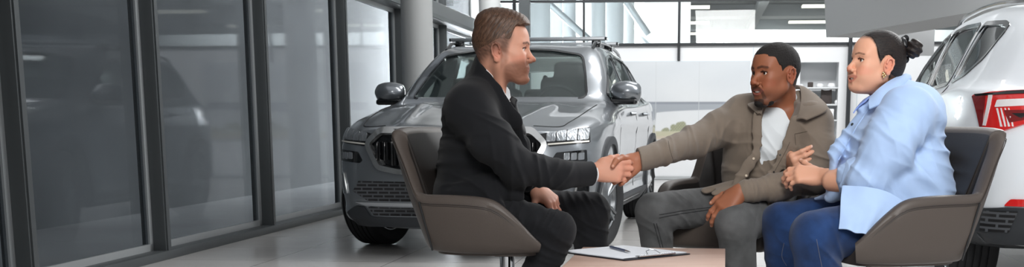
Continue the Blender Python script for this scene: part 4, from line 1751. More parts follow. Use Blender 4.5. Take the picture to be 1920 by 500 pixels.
MB().lathe([(.0001, -.002), (.0035, 0), (.0045, .01), (.0048, Lp * .45), (.0045, Lp * .78)], n=16, axis='X').build('barrel', m_pen, pn)
MB().lathe([(.0045, Lp * .78), (.003, Lp * .92), (.0008, Lp)], n=16, axis='X').build('tip', m_chr, pn)
MB().box((.022, 0, .0062), (.04, .003, .0012), bevel=.0005).build('pocket_clip', m_chr, pn)
# ------------------------------------------------------------------ people
from mathutils import Euler


def axes(x, z, o=(0, 0, 0), s=1.0):
    """matrix with local x along x, local z close to z"""
    x = Vector(x).normalized()
    z = Vector(z)
    z = (z - x * z.dot(x)).normalized()
    y = z.cross(x)
    M = Matrix(((x.x, y.x, z.x, 0), (x.y, y.y, z.y, 0), (x.z, y.z, z.z, 0), (0, 0, 0, 1)))
    return Matrix.Translation(Vector(o)) @ M @ Matrix.Scale(s, 4)


def head_shape(S, M, p):
    """S gets a whole head with face and ears. p: options"""
    old = S.M
    S.M = M
    w = p.get('wide', 1.0)
    fat = p.get('fat', 0.0)
    o = p.get('open', 0.0)
    sm = p.get('smile', 0.002)
    nw = p.get('nose', 1.0)
    lip = p.get('lip', 1.0)
    jx = p.get('jaw', 0.0)
    S.ell((-.014, 0, .034), (.094, .075 * w, .089), k=.02)
    S.ell((.028, 0, .042), (.061, .060 * w, .062), k=.03)
    S.ell((.034, 0, -.018), (.050, .056 * w, .072), k=.03)
    S.ell((.030, 0, -.054 - jx * .5), (.049, .046 * w + fat * .6, .041 + jx * .5), k=.03)
    for sy in (1, -1):
        S.cone((.002, sy * (.050 * w + fat * .6), -.050), (.060, sy * .024, -.097 - jx), .018 + fat, .015 + fat * .4, k=.035)
        S.ell((.052, sy * .041 * w, -.014), (.026, .020, .018), k=.022)
        S.ell((.056, sy * (.034 + fat * .5), -.045), (.026 + fat, .020 + fat, .022 + fat), k=.025)
        S.cone((.078, sy * .012, .0265), (.066, sy * .045, .029), .0095, .008, k=.016)
        # temple hollow
        S.ell((.045, sy * .082 * w, .03), (.025, .012, .025), k=.02, mode='s')
    # muzzle and chin
    S.ell((.067, 0, -.058), (.0265, .034, .026), k=.02)
    S.ell((.073 + p.get('chin', 0), 0, -.096 - jx), (.019, .021, .017), k=.022)
    if fat:
        S.ell((.020, 0, -.088), (.036, .036, .016 + fat), k=.03)
    # eye sockets and lids
    for sy in (1, -1):
        S.ell((.094, sy * .032, .0085), (.0185, .0185, .0125), k=.012, mode='s')
        c = Vector((.0675, sy * .0315, .0085))
        S.ell(c, (.0142, .0145, .0142), k=.003)
        S.ell(c + Vector((.0135, sy * .0005, -.0022 + p.get('gz', 0) * 0)), (.009, .0132, p.get('eye', .0040)), k=.0015, mode='s')
        S.cone(c + Vector((.0125, -sy * .0125, .0045)), c + Vector((.0135, 0, .0078)), .0018, .0026, k=.004)
        S.cone(c + Vector((.0135, 0, .0078)), c + Vector((.0065, sy * .0135, .0040)), .0024, .0018, k=.004)
    # nose
    S.cone((.080, 0, .014), (.1035, 0, -.021), .0072, .0082 * nw, k=.010)
    S.ell((.1065 + p.get('tip', 0), 0, -.0265), (.0105, .0105 * nw, .0088), k=.008)
    for sy in (1, -1):
        S.ell((.0965, sy * .0125 * nw, -.0315), (.0105, .0068 * nw, .0072), k=.005)
        S.ell((.1015, sy * .0062 * nw, -.0385), (.0050, .0030, .0026), k=.003, mode='s')
        # smile crease
        S.cone((.091, sy * .022, -.036), (.076, sy * .034, -.058), .0022, .002, k=.008, mode='s')
    # lips
    mw = p.get('mw', 0.0)
    cx, cyy = .0785 - .009 * mw, .0285 + .006 * mw
    zc = -.0615
    zu, zl = zc + o * .35, zc - o * .65
    for sy in (1, -1):
        if o > 0:
            m0, m1, m2 = (.0915, 0, zc - o * .15), (.0870, sy * .016, zc - o * .1 + sm * .3), (cx + .004, sy * (cyy - .004), zc + sm * .85)
            S.cone(m0, m1, o * .62, o * .52, k=.002, mode='s')
            S.cone(m1, m2, o * .52, o * .25, k=.002, mode='s')
        U = [(.0925, sy * .004, zu + .0040 * lip), (.0880, sy * .017, zc + o * .30 + .0040 * lip + sm * .35), (cx, sy * cyy, zc + sm)]
        Lw = [(.0900, sy * .004, zl - .0046 * lip), (.0862, sy * .016, zc - o * .52 - .0036 * lip + sm * .3), (cx - .001, sy * (cyy - .002), zc + sm - .001)]
        S.cone(U[0], U[1], .0043 * lip, .0036 * lip, k=.003)
        S.cone(U[1], U[2], .0036 * lip, .0020, k=.003)
        S.cone(Lw[0], Lw[1], .0050 * lip, .0042 * lip, k=.003)
        S.cone(Lw[1], Lw[2], .0042 * lip, .0020, k=.003)
        if o == 0:
            S.cone((.1015, 0, zc), (.084, sy * .026, zc + sm), .0013, .0011, k=.0025, mode='s')
        S.ell((cx - .004, sy * (cyy + .006), zc + sm - .001), (.007, .004, .004), k=.006, mode='s')
    S.cone((.0975, -.006, -.081), (.0975, .006, -.081), .004, .004, k=.010, mode='s')
    # ears
    for sy in (1, -1):
        e = Vector((-.012, sy * .0755 * w, -.006))
        Rm = Euler((0, math.radians(-8), 0)).to_matrix()
        S.ell(e + Vector((0, 0, .002)), (.0165, .0062, .0285), rot=Rm, k=.006)
        pts = [(.010, .010), (.006, .024), (-.005, .029), (-.0155, .023), (-.018, .009), (-.013, -.009), (-.005, -.020)]
        for a, b in zip(pts[:-1], pts[1:]):
            S.cone(e + Vector((a[0], sy * .009, a[1])), e + Vector((b[0], sy * .009, b[1])), .0040, .0040, k=.003)
        S.ell(e + Vector((-.001, sy * .007, -.026)), (.0085, .005, .0085), k=.005)
        S.ell(e + Vector((-.001, sy * .0135, .001)), (.0085, .0075, .0135), k=.004, mode='s')
        S.ell(e + Vector((.011, sy * .010, -.002)), (.004, .004, .006), k=.004)
    S.M = old


FING = [  # base x, base y(thumb +), length1..3, radius
    (.086, .027, (.042, .025, .020), .0088),
    (.090, .007, (.046, .028, .021), .0090),
    (.086, -.013, (.042, .026, .020), .0084),
    (.078, -.031, (.033, .020, .017), .0074),
]


def hand_shape(S, M, curl, thumb, mir=1, splay=1.0, nails=None):
    """M: wrist frame x=fingers, z=back of the hand; mir=-1 for a left hand.
    curl: four (mcp, pip, dip) in degrees; thumb: list of local directions for its three bones"""
    old = S.M
    S.M = M
    def v(x, y, z):
        return Vector((x, y * mir, z))
    S.cone(v(-.012, 0, 0), v(.02, 0, 0), .0255, .026, k=.012, flat=0.72, fn=(0, 0, 1))
    # palm: four metacarpal ridges plus pads
    for bx_, by_, L_, r in FING:
        S.cone(v(.012, by_ * .55, -.002), v(bx_, by_, 0), .0165, .0125, k=.016)
    S.ell(v(.035, .022, -.010), (.028, .016, .014), k=.015)
    S.ell(v(.035, -.022, -.010), (.030, .014, .013), k=.015)
    S.ell(v(.05, 0, .0), (.040, .034, .0135), k=.012)
    for i, (bx_, by_, L_, r) in enumerate(FING):
        a = 0.0
        p = v(bx_, by_, 0)
        sp = math.radians((1.5 - i) * 4.5 * splay) * mir
        dirx = Vector((math.cos(sp), math.sin(sp), 0))
        for j in range(3):
            a += math.radians(curl[i][j])
            d = dirx * math.cos(a) + Vector((0, 0, -1)) * math.sin(a)
            q = p + d * L_[j]
            r0 = r * (1.06, 1.0, .93)[j]
            r1 = r * (1.0, .93, .82)[j]
            S.cone(p, q, r0, r1, k=.005 if j else .009)
            if nails is not None and j == 2:
                up = dirx * math.sin(a) + Vector((0, 0, 1)) * math.cos(a)
                nails.append((M @ (q - d * .002 + up * r1 * .9), (M.to_3x3() @ d).normalized()))
            p = q
    if isinstance(thumb[0], Vector):            # joints given as places in the room
        Mi = M.inverted()
        J = [Mi @ q for q in thumb]
        p0 = J[0]
        S.ell(p0, (.016, .014, .014), k=.014)
        for j in range(3):
            S.cone(J[j], J[j + 1], (.0135, .0108, .0102, .0088)[j], (.0135, .0108, .0102, .0088)[j + 1], k=.006 if j else .016)
        if nails is not None:
            nails.append((thumb[3] + (Vector((0, 0, CAM_H)) - thumb[3]).normalized() * .008, Vector((1, 0, 0))))
        S.M = old
        return
    p = v(.022, .026, -.010)
    S.ell(v(.030, .026, -.010), (.022, .014, .014), rot=(0, 0, 40 * mir), k=.012)
    ls = (.040, .031, .026)
    rr = (.0135, .0105, .0100, .0085)
    for j in range(3):
        d = Vector(thumb[j]).normalized()
        d = Vector((d.x, d.y * mir, d.z))
        q = p + d * ls[j]
        S.cone(p, q, rr[j], rr[j + 1], k=.006 if j else .014)
        if nails is not None and j == 2:
            up = d.cross(Vector((0, 0, 1))).cross(d)
            nails.append((M @ (q + Vector((0, 0, 1)) * rr[3] * .7), (M.to_3x3() @ d).normalized()))
        p = q
    S.M = old


def folds(items):
    """items: (centre, axis, wavelength, amp, radius, seed) -> displacement fn and bound"""
    its = [(arr(c), arr(Vector(a).normalized()), l, am, R, sd) for c, a, l, am, R, sd in items]

    def fn(X):
        o = np.zeros(len(X), F32)
        for c, a, l, am, R, sd in its:
            q = X - c
            w = np.exp(-(q * q).sum(1) / (R * R * 1.3))
            m = w > .02
            if not m.any():
                continue
            qm = q[m]
            al = qm @ a
            Z = (qm - al[:, None] * a) * (.13 / l) + (al / l)[:, None] * a + 0.28 * np.stack([wob(qm, 13, sd + 1)] * 3, 1)
            r = np.clip(1 - np.abs(wob(Z.astype(F32), 2.0, sd)) * 1.9, 0, 1)
            o[m] -= am * w[m] * (r ** 1.5 * 1.3 - .45)
        return o
    return fn, sum(i[3] for i in items) * 0.7


def softwob(amp, s, seed):
    return (lambda X: amp * wob(X, s, seed)), amp


def loc(M, V):
    Mi = np.array(M.inverted())
    return V @ Mi[:3, :3].T.astype(F32) + Mi[:3, 3].astype(F32)


def mixc(C, m, col, a=1.0):
    m = (np.clip(m, 0, 1) * a)[:, None]
    return C * (1 - m) + np.array(srgb(*col)[:3]) * m


def blob(L, c, r):
    q = (L - np.array(c)) / np.array(r)
    return 1 - sstep(0.55, 1.0, np.sqrt((q * q).sum(1)))


def line(L, pts, w):
    """distance mask to a poly-line"""
    d = np.full(len(L), 9.0)
    for a, b in zip(pts[:-1], pts[1:]):
        a, b = np.array(a), np.array(b)
        ba = b - a
        h = np.clip(((L - a) @ ba) / (ba @ ba), 0, 1)
        d = np.minimum(d, np.sqrt((((L - a) - h[:, None] * ba) ** 2).sum(1)))
    return 1 - sstep(w * 0.5, w, d)


def line2(L, pts, w, xmin=.04):
    """same in front view only (y, z)"""
    Q = L[:, 1:]
    d = np.full(len(L), 9.0)
    for a, b in zip(pts[:-1], pts[1:]):
        a, b = np.array(a[1:]), np.array(b[1:])
        ba = b - a
        h = np.clip(((Q - a) @ ba) / (ba @ ba), 0, 1)
        d = np.minimum(d, np.sqrt((((Q - a) - h[:, None] * ba) ** 2).sum(1)))
    return (1 - sstep(w * 0.55, w, d)) * (L[:, 0] > xmin)


def paint_face(C, L, p):
    near = (np.abs(L).max(1) < .16)
    skin2 = p['flush']
    sm = p.get('smile', .002)
    o = p.get('open', 0)
    Y = np.abs(L[:, 1])
    LL = np.stack([L[:, 0], Y, L[:, 2]], 1)
    n1 = wob(L.astype(F32), 90, 3) * .5 + wob(L.astype(F32), 260, 5) * .5
    C = mixc(C, blob(LL, (.06, .045, -.03), (.05, .03, .028)) * near, skin2, .35)
    C = mixc(C, blob(LL, (.108, 0, -.028), (.022, .02, .018)) * near, skin2, .4)
    C = mixc(C, blob(LL, (-.012, .085, -.004), (.03, .02, .045)) * near, skin2, .45)
    # lips
    mw = p.get('mw', 0.0)
    cyy = .0285 + .006 * mw
    zc = -.0615
    up = line2(LL, [(.1, 0, zc + o * .35 + .0040), (.091, .017, zc + o * .3 + .0040 + sm * .35), (.078, cyy - .0005, zc + sm)], .0050)
    lo = line2(LL, [(.098, 0, zc - o * .65 - .0046), (.09, .016, zc - o * .52 - .0036 + sm * .3), (.077, cyy - .002, zc + sm - .001)], .0060)
    C = mixc(C, np.maximum(up, lo) * near, p['lipc'], p.get('lipa', .8))
    if o > 0:
        inside = line(LL, [(.083, 0, zc - o * .1), (.078, .016, zc + sm * .5), (.07, cyy - .003, zc + sm)], .010) * (np.abs(LL[:, 2] - zc + o * .1) < o * .5) * (LL[:, 0] < .0885)
        C = mixc(C, inside * near, (70, 25, 22), .9)
    # eyelid shade of the skin and lash line
    C = mixc(C, blob(LL, (.078, .032, .012), (.014, .019, .012)) * near, p['lid'], .35)
    lash = line2(LL, [(.0805, .0185, .0125), (.0835, .031, .0152), (.0755, .0455, .0105)], .0034)
    C = mixc(C, lash * near, p['lash'], .9)
    # brows
    bz = p.get('browz', 0)
    br = line2(LL, [(.086, .013, .0270 + bz), (.082, .028, .0315 + bz), (.066, .049, .0270 + bz)], p.get('browt', .0055))
    C = mixc(C, br * near * (0.8 + .35 * n1), p['brow'], p.get('browa', .85))
    # beard
    if 'beard' in p:
        C = mixc(C, np.clip(p['beard'](LL) * (.92 + .16 * n1), 0, 1) * near, p['beardc'], p.get('bearda', .7))
    if 'hairpaint' in p:
        C = mixc(C, np.clip(p['hairpaint'](LL) * (.9 + .3 * n1), 0, 1) * near, p['hairc'], 1.0)
    return C


def eyes(parent, M, gaze, iris, s=1.0):
    """gaze: local direction"""
    msc = mat('eye_white', (226, 220, 214), rough=0.15, coat=1.0)
    mir_ = mat('iris', iris, rough=0.1, coat=1.0)
    mpu = mat('pupil', (8, 7, 7), rough=0.1, coat=1.0)
    R = .0134
    g = Vector(gaze).normalized()
    for sy in (1, -1):
        mb = MB()
        q = g.to_track_quat('Z', 'Y').to_matrix().to_4x4()
        T = M @ Matrix.Translation((.0675, sy * .0315, .0085)) @ q
        def ring(a0, a1, n, mi):
            pr = [(R * math.sin(math.radians(a0 + (a1 - a0) * k / n)) + 1e-5, R * math.cos(math.radians(a0 + (a1 - a0) * k / n))) for k in range(n + 1)]
            mb.lathe(pr, n=24, M=T, mi=mi)
        ring(0, 11, 2, 2)
        ring(11, 29, 3, 1)
        ring(29, 180, 12, 0)
        mb.build('eye', [msc, mir_, mpu], parent)


def teeth(parent, M, o, sm=.004):
    mt = mat('teeth', (238, 232, 224), rough=0.2, coat=0.6)
    mb = MB()
    for k in range(-5, 6):
        a = (k - .5) * 0.2 + .1
        c = Vector((.0575 + .0315 * math.cos(a), .0305 * math.sin(a), -.0600 + sm * (k / 5) ** 2))
        mb.box(c, (.0035, .0062, .0085), rot=(0, 0, a), bevel=.001, M=M)
    mb.build('teeth', mt, parent)


def cloth_obj(name, S, vox, m, parent, fine=None):
    me, V = S.mesh(name, vox)
    return link_mesh(name, me, m, parent), V


def shoe(parent, ankle, fw, m, name='shoe'):
    fw = Vector(fw).normalized()
    M = axes(fw, (0, 0, 1), (ankle.x, ankle.y, 0))
    S = Sculpt(M)
    S.cone((-.05, 0, .045), (.12, 0, .035), .042, .038, k=.03, flat=.9, fn=(0, 1, 0))
    S.cone((.1, 0, .034), (.185, 0, .028), .040, .026, k=.03)
    S.cone((-.02, 0, .06), (-.01, 0, .11), .045, .042, k=.03)
    S.cut(lambda X: -(X[:, 2] - 0.014), .004)
    me, V = S.mesh(name, .006)
    so = link_mesh(name, me, m, parent)
    sb = MB()
    sb.prism([(-.095, -.03), (-.09, .03), (-.02, .036), (.1, .045), (.19, .03), (.215, 0), (.19, -.032), (.1, -.044), (-.02, -.036)], 0.0, .018, M=M, bevel=.003)
    sb.build('sole', m_mech, so)


def plane_cut(p, n):
    """keep the side opposite to n"""
    p, n = arr(p), arr(Vector(n).normalized())
    return lambda X: (X - p) @ n


m_skin = vcol_mat('skin', rough=0.5, spec=0.35, sss=0.12, bump=0.10, bscale=500)
# ------------------------------------------------------------------ the man in the black suit
m_suit = mat('black_suit', (27, 28, 31), rough=0.85, bump=0.25, bscale=900, sheen=0.08, spec=0.2)
m_shirtw = mat('white_shirt', (222, 224, 226), rough=0.7, bump=0.1, bscale=600)
m_tie = mat('black_tie', (24, 25, 28), rough=0.5, bump=0.2, bscale=500)
m_button = mat('dark_button', (20, 20, 22), rough=0.3)
m_shoe = mat('black_shoe', (20, 20, 21), rough=0.3)


def hair_mat(name, c1, c2, stretch=(40, 400, 120), rough=0.45, rot=(0, 0, 0)):
    m, nt, b = new_mat(name)
    tc = nt.nodes.new('ShaderNodeTexCoord')
    mp = nt.nodes.new('ShaderNodeMapping')
    mp.vector_type = 'TEXTURE'
    mp.inputs['Rotation'].default_value = rot
    mp.inputs['Scale'].default_value = tuple(1.0 / k for k in stretch)
    n = nt.nodes.new('ShaderNodeTexNoise')
    n.inputs['Scale'].default_value = 1.0
    n.inputs['Detail'].default_value = 3
    r = nt.nodes.new('ShaderNodeValToRGB')
    r.color_ramp.elements[0].position = 0.3
    r.color_ramp.elements[0].color = srgb(*c1)
    r.color_ramp.elements[1].position = 0.75
    r.color_ramp.elements[1].color = srgb(*c2)
    bp = nt.nodes.new('ShaderNodeBump')
    bp.inputs['Strength'].default_value = 0.5
    bp.inputs['Distance'].default_value = 0.003
    nt.links.new(tc.outputs['Object'], mp.inputs[0])
    nt.links.new(mp.outputs[0], n.inputs[0])
    nt.links.new(n.outputs['Fac'], r.inputs[0])
    nt.links.new(n.outputs['Fac'], bp.inputs['Height'])
    nt.links.new(r.outputs[0], b.inputs['Base Color'])
    nt.links.new(bp.outputs[0], b.inputs['Normal'])
    b.inputs['Roughness'].default_value = rough
    b.inputs['Specular IOR Level'].default_value = 0.4
    return m


def nails_paint(C, V, nails, col, R=.0068):
    for p, d in nails:
        q = np.sqrt(((V - arr(p)) ** 2).sum(1))
        C = mixc(C, 1 - sstep(R * .6, R, q), col, .75)
    return C


def build_man_suit():
    root = empty('person', (0, 0, 0), 0, 'man in a black suit seated at the left shaking hands', 'person')
    H = axes((1, -.05, -.035), (.03, 0, 1), P(943, 96, 4.45))
    S = Sculpt()
    head_shape(S, H, dict(eye=.0034, smile=.0035, wide=1.0, lip=.8, tip=.001, jaw=-.002, chin=.004))
    # neck, with the muscle to the collarbone
    S.cone(P(926, 120, 4.46), P(912, 195, 4.53), .053, .062, k=.03)
    S.cone(H @ Vector((.0, -.05, -.04)), P(938, 185, 4.45), .018, .02, k=.03)
    # body under the clothes
    S.ell(P(905, 250, 4.52), (.10, .14, .16), k=.05)
    S.cone(P(905, 215, 4.42), P(882, 205, 4.36), .05, .05, k=.05)
    S.cone(P(915, 215, 4.62), P(925, 205, 4.66), .05, .05, k=.05)
    S.cone(P(880, 380, 4.5), P(905, 260, 4.52), .10, .10, k=.05)
    # right arm
    eR, wR = P(968, 312, 4.29), P(1117, 321, 4.485)
    S.cone(P(882, 205, 4.36), eR, .045, .038, k=.03)
    S.cone(eR, wR, .038, .026, k=.02)
    nails = []
    MR = axes((1, .06, .03), (.05, -1, .12), wR)
    hand_shape(S, MR, [(22, 42, 35), (26, 45, 38), (30, 48, 38), (34, 48, 38)],
               [P(1131, 304, 4.497), P(1145, 296, 4.508), P(1158, 294, 4.532), P(1168, 299, 4.552)], nails=nails, splay=.7)
    # left arm and hand on the thigh
    eL, wL = P(930, 325, 4.80), P(1004, 350, 4.64)
    S.cone(P(925, 205, 4.66), eL, .045, .036, k=.03)
    S.cone(eL, wL, .036, .026, k=.02)
    ML = axes((.72, -.25, -.62), (.5, -.55, .75), wL)
    hand_shape(S, ML, [(20, 28, 20), (24, 30, 22), (28, 32, 22), (32, 34, 24)],
               [(.6, .7, -.3), (.85, .4, -.3), (.95, .15, -.25)], mir=-1, nails=nails)
    me, V = S.mesh('body', .0022)
    L = loc(H, V)
    C = np.tile(np.array(srgb(208, 152, 128)[:3]), (len(V), 1))
    C *= (1 + .04 * wob(V, 60, 2))[:, None]
    hz = lambda L: np.where(L[:, 0] > .05, .080, np.where(L[:, 0] > .03, .036 + (L[:, 0] - .03) * 2.3, .036 - sstep(.0, -.09, L[:, 0]) * .05))
    prm = dict(flush=(204, 116, 94), lipc=(190, 116, 102), lipa=.7, lid=(180, 120, 100), lash=(60, 40, 32), brow=(70, 46, 36), browa=.95, browt=.0048,
               smile=.0035, hairc=(66, 47, 37),
               beard=lambda L: np.maximum(
                   np.maximum(sstep(.0, .022, L[:, 0]) * (1 - sstep(-.050, -.026, L[:, 2] + (L[:, 0] - .05) * -.25)) * sstep(-.135, -.118, L[:, 2]),
                       sstep(-.004, .006, L[:, 0]) * (1 - sstep(.018, .034, L[:, 0])) * sstep(-.08, -.05, L[:, 2]) * (1 - sstep(.02, .04, L[:, 2])) * .7),
                   blob(L, (.096, .012, -.048), (.02, .022, .010)) * .8),
               beardc=(106, 66, 48), bearda=.8,
               hairpaint=lambda L: sstep(-.062, -.008, L[:, 2] - hz(L)) * (1 - sstep(.010, .036, L[:, 0] - np.clip(L[:, 2], 0, .05) * .3)) * .9)
    C = paint_face(C, L, prm)
    kn = 0
    for M_ in (MR, ML):
        l2 = loc(M_, V)
        near = (np.abs(l2 - np.array([.06, 0, 0])).max(1) < .12)
        C = mixc(C, near * sstep(.06, .09, l2[:, 0]) * .8, (214, 138, 116), .35)
    C = nails_paint(C, V, nails, (236, 190, 176))
    set_col(me, C)
    link_mesh('body', me, m_skin, root)
    eyes(root, H, (1, .05, -.02), (70, 62, 52))

    # hair: short sides, brushed-up top
    Hh = Sculpt(H)
    Hh.ell((-.016, 0, .040), (.0955, .0755, .090), k=.02)
    Hh.ell((.020, 0, .082), (.072, .062, .052), k=.03)
    Hh.ell((.046, 0, .098), (.046, .054, .034), rot=(0, 22, 0), k=.02)
    Hh.ell((-.03, 0, .105), (.068, .058, .042), k=.03)
    def hcut(X):
        l = loc(H, X)
        x, y, z = l[:, 0], np.abs(l[:, 1]), l[:, 2]
        zl = .036 + sstep(.030, .052, x) * .050 + sstep(.052, .085, x) * .006 - sstep(.0, -.09, x) * .05 + (y > .05) * sstep(.02, .04, x) * .0
        ear = .023 - np.sqrt((x + .008) ** 2 + (z - .01) ** 2)
        return np.maximum((zl - z) * .8, np.where(y > .05, ear, -1))
    Hh.cut(hcut, .004)
    def strands(X):
        l = loc(H, X)
        ph = (l[:, 0] * .8 - l[:, 2] * .6) * 420 + l[:, 1] * 120 + 2.2 * wob(l.astype(F32), 40, 9)
        top = sstep(.03, .1, l[:, 2])
        e = sstep(.030, .06, l[:, 2]) * (1 - .6 * sstep(.05, .08, l[:, 0]))
        return ((.0006 * np.sin(ph) + .0010 * wob(l.astype(F32) * np.array([1, 1, .5], F32), 120, 4)) * e).astype(F32)
    Hh.displace(strands, .004)
    me, V2 = Hh.mesh('hair', .0022)
    link_mesh('hair', me, hair_mat('brown_hair', (44, 31, 24), (112, 82, 63), (380, 260, 45), rot=(0, math.radians(33), 0)), root)

    # shirt, tie
    Sh = Sculpt()
    Sh.cone(P(929, 130, 4.465), P(914, 195, 4.52), .060, .070, k=.02)
    Sh.ell(P(905, 245, 4.51), (.132, .165, .150), k=.05)
    ncut = P(1, 1, 1)
    Sh.cut(plane_cut(P(938, 153, 4.46), (1, -.05, 1.02)), .003)
    # folded collar wing
    Sh.cone(P(928, 154, 4.415), P(952, 190, 4.405), .008, .009, k=.006, flat=.5, fn=(0, 1, 0))
    Sh.cone(P(938, 170, 4.402), P(954, 200, 4.405), .012, .006, k=.006, flat=.5, fn=(0, 1, 0))
    me, V2 = Sh.mesh('shirt', .004)
    link_mesh('shirt', me, m_shirtw, root)
    Ti = Sculpt()
    Ti.boxr(P(962, 189, 4.455), (.013, .017, .014), rot=(0, 30, 0), r=.006, k=.01)
    Ti.cone(P(966, 198, 4.455), P(979, 245, 4.46), .016, .026, k=.012, flat=.45, fn=(1, 0, .35))
    Ti.cone(P(979, 245, 4.46), P(974, 330, 4.47), .028, .03, k=.012, flat=.4, fn=(1, 0, .1))
    me, V2 = Ti.mesh('tie', .003)
    link_mesh('tie', me, m_tie, root)

    # jacket
    J = Sculpt()
    J.ell(P(906, 240, 4.51), (.142, .185, .155), k=.05)
    J.ell(P(884, 205, 4.51), (.092, .175, .10), k=.06)
    J.ell(P(886, 315, 4.50), (.128, .165, .13), k=.07)
    J.ell(P(872, 378, 4.50), (.135, .185, .10), k=.06)
    J.cone(P(914, 165, 4.50), P(880, 200, 4.345), .062, .070, k=.05)
    J.cone(P(920, 165, 4.54), P(926, 200, 4.68), .062, .065, k=.05)
    J.cone(P(922, 122, 4.47), P(908, 190, 4.52), .066, .085, k=.02)
    J.cut(plane_cut(P(925, 157, 4.46), (74, -6, 42)), .004)
    # front edges below the opening and the skirt lying over the thigh
    J.cone(P(978, 268, 4.44), P(985, 345, 4.42), .030, .030, k=.04)
    J.cone(P(905, 370, 4.34), P(930, 392, 4.29), .070, .035, k=.05, flat=.5, fn=(0, 1, .4))
    J.cone(P(940, 360, 4.36), P(965, 368, 4.32), .062, .03, k=.05, flat=.6, fn=(0, 1, .5))
    J.cone(P(885, 380, 4.35), P(915, 395, 4.31), .06, .035, k=.04, flat=.6, fn=(0, 1, .2))
    # lapel and collar roll
    J.cone(P(903, 133, 4.425), P(928, 172, 4.395), .020, .024, k=.012, flat=.4, fn=(.3, 1, 0))
    J.cone(P(928, 172, 4.395), P(962, 226, 4.385), .024, .030, k=.012, flat=.35, fn=(.3, 1, 0))
    J.cone(P(962, 226, 4.385), P(982, 270, 4.42), .030, .010, k=.012, flat=.35, fn=(.5, 1, 0))
    # sleeves
    cR = P(1108, 325, 4.475)
    J.cone(P(878, 206, 4.335), P(928, 268, 4.27), .078, .072, k=.045)
    J.cone(P(928, 268, 4.27), eR, .072, .062, k=.03)
    J.cone(eR, P(1050, 328, 4.38), .064, .052, k=.03)
    J.cone(P(1050, 328, 4.38), cR, .050, .045, k=.02)
    J.cut(plane_cut(P(1110, 327, 4.48), (1, .55, .0)), .003)
    J.cone(P(926, 205, 4.68), eL, .075, .060, k=.04)
    J.cone(eL, P(1000, 349, 4.65), .058, .043, k=.03)
    fn, am = folds([
        (P(975, 318, 4.24), (1, .3, .25), .035, 0.0079, .12, 1), (P(905, 290, 4.28), (.5, .2, 1), .04, 0.0079, .13, 2),
        (P(845, 300, 4.45), (.15, .1, 1), .038, 0.0066, .14, 3), (P(1050, 330, 4.33), (1, .3, -.6), .05, 0.0046, .09, 4),
        (P(925, 365, 4.33), (.8, 0, .6), .05, 0.0053, .12, 5), (P(880, 220, 4.3), (.3, 0, 1), .06, 0.0040, .13, 6),
        (P(960, 290, 4.25), (.4, .2, 1), .03, 0.0053, .08, 7)])
    J.displace(fn, am)
    f2, a2 = softwob(.0022, 26, 8)
    J.displace(f2, a2)
    me, V2 = J.mesh('jacket', .004)
    jk = link_mesh('jacket', me, m_suit, root)
    # cuff buttons
    for k in range(4):
        MB().sphere(P(1066 + k * 7, 347 - k * .8, 4.385 + k * .013), .0052, n=10, scale=(1, .5, 1)).build('button', m_button, jk)
    # shirt cuff
    MB().cyl(P(1103, 326, 4.47), P(1113, 325, 4.483), .036, .034, n=28).build('shirt_cuff', m_shirtw, root)
    d = (wL - eL).normalized()
    MB().cyl(wL - d * .025, wL - d * .006, .037, .036, n=28).build('shirt_cuff', m_shirtw, root)

    # trousers
    T = Sculpt()
    hR, hL = P(885, 398, 4.40), P(888, 395, 4.66)
    kR, kL = P(1042, 433, 4.29), P(1107, 397, 4.74)
    aR, aL = P(955, 655, 4.34), P(1112, 600, 4.78)
    T.ell(P(875, 395, 4.52), (.13, .175, .10), k=.05)
    T.cone(hR, kR, .098, .068, k=.05)
    T.cone(kR, aR, .069, .052, k=.02)
    T.cone(hL, kL, .095, .074, k=.05)
    T.cone(kL, aL, .072, .056, k=.02)
    T.cone(P(940, 410, 4.5), P(1000, 405, 4.52), .08, .05, k=.06)
    fn, am = folds([
        (P(1000, 405, 4.26), (1, 0, -.5), .03, 0.0066, .11, 11), (P(1040, 470, 4.24), (.4, 0, 1), .035, 0.0079, .10, 12),
        (P(960, 400, 4.33), (1, 0, .3), .035, 0.0066, .10, 13), (P(1090, 370, 4.68), (1, .2, .3), .04, 0.0053, .10, 14),
        (P(1110, 440, 4.7), (.6, 0, 1), .05, 0.0053, .12, 15), (P(1015, 520, 4.25), (.2, 0, 1), .05, 0.0066, .14, 16)])
    T.displace(fn, am)
    f2, a2 = softwob(.002, 24, 18)
    T.displace(f2, a2)
    T.cut(lambda X: -(X[:, 2] - .085), .003)
    me, V2 = T.mesh('trousers', .005)
    link_mesh('trousers', me, m_suit, root)
    shoe(root, aR, (1, -.1, 0), m_shoe)
    shoe(root, aL, (1, .05, 0), m_shoe)
    return root


build_man_suit()
# ------------------------------------------------------------------ the man in the olive shirt
def cloth(name, col, rough=0.85, bump=0.2, bscale=700, vary=0.0, vscale=20, sheen=0.15):
    return mat(name, col, rough=rough, bump=bump, bscale=bscale, vary=vary, vscale=vscale, sheen=sheen, spec=0.25)


m_olive = cloth('olive_cotton', (124, 112, 100), vary=.04)
m_olive_d = cloth('olive_stitching', (84, 75, 66))
m_tee = cloth('white_tee', (226, 232, 236))
m_gjean = cloth('grey_denim', (88, 89, 90), bump=.35, bscale=900, vary=.32, vscale=13)
m_bjean = cloth('blue_denim', (32, 58, 102), bump=.35, bscale=900, vary=.35, vscale=14)
m_blue = cloth('light_blue_cotton', (176, 202, 240), vary=.03)
m_blue_in = cloth('blue_shirt_inside', (136, 160, 224))
m_btn = mat('shell_button', (206, 190, 170), rough=0.3)
m_seam_g = mat('grey_stitching', (52, 53, 55), rough=0.8)
m_seam_b = mat('denim_stitching', (92, 96, 112), rough=0.8)
m_belt = mat('dark_belt', (34, 30, 28), rough=0.5)
m_trainer = mat('grey_trainer', (120, 120, 122), rough=0.7)


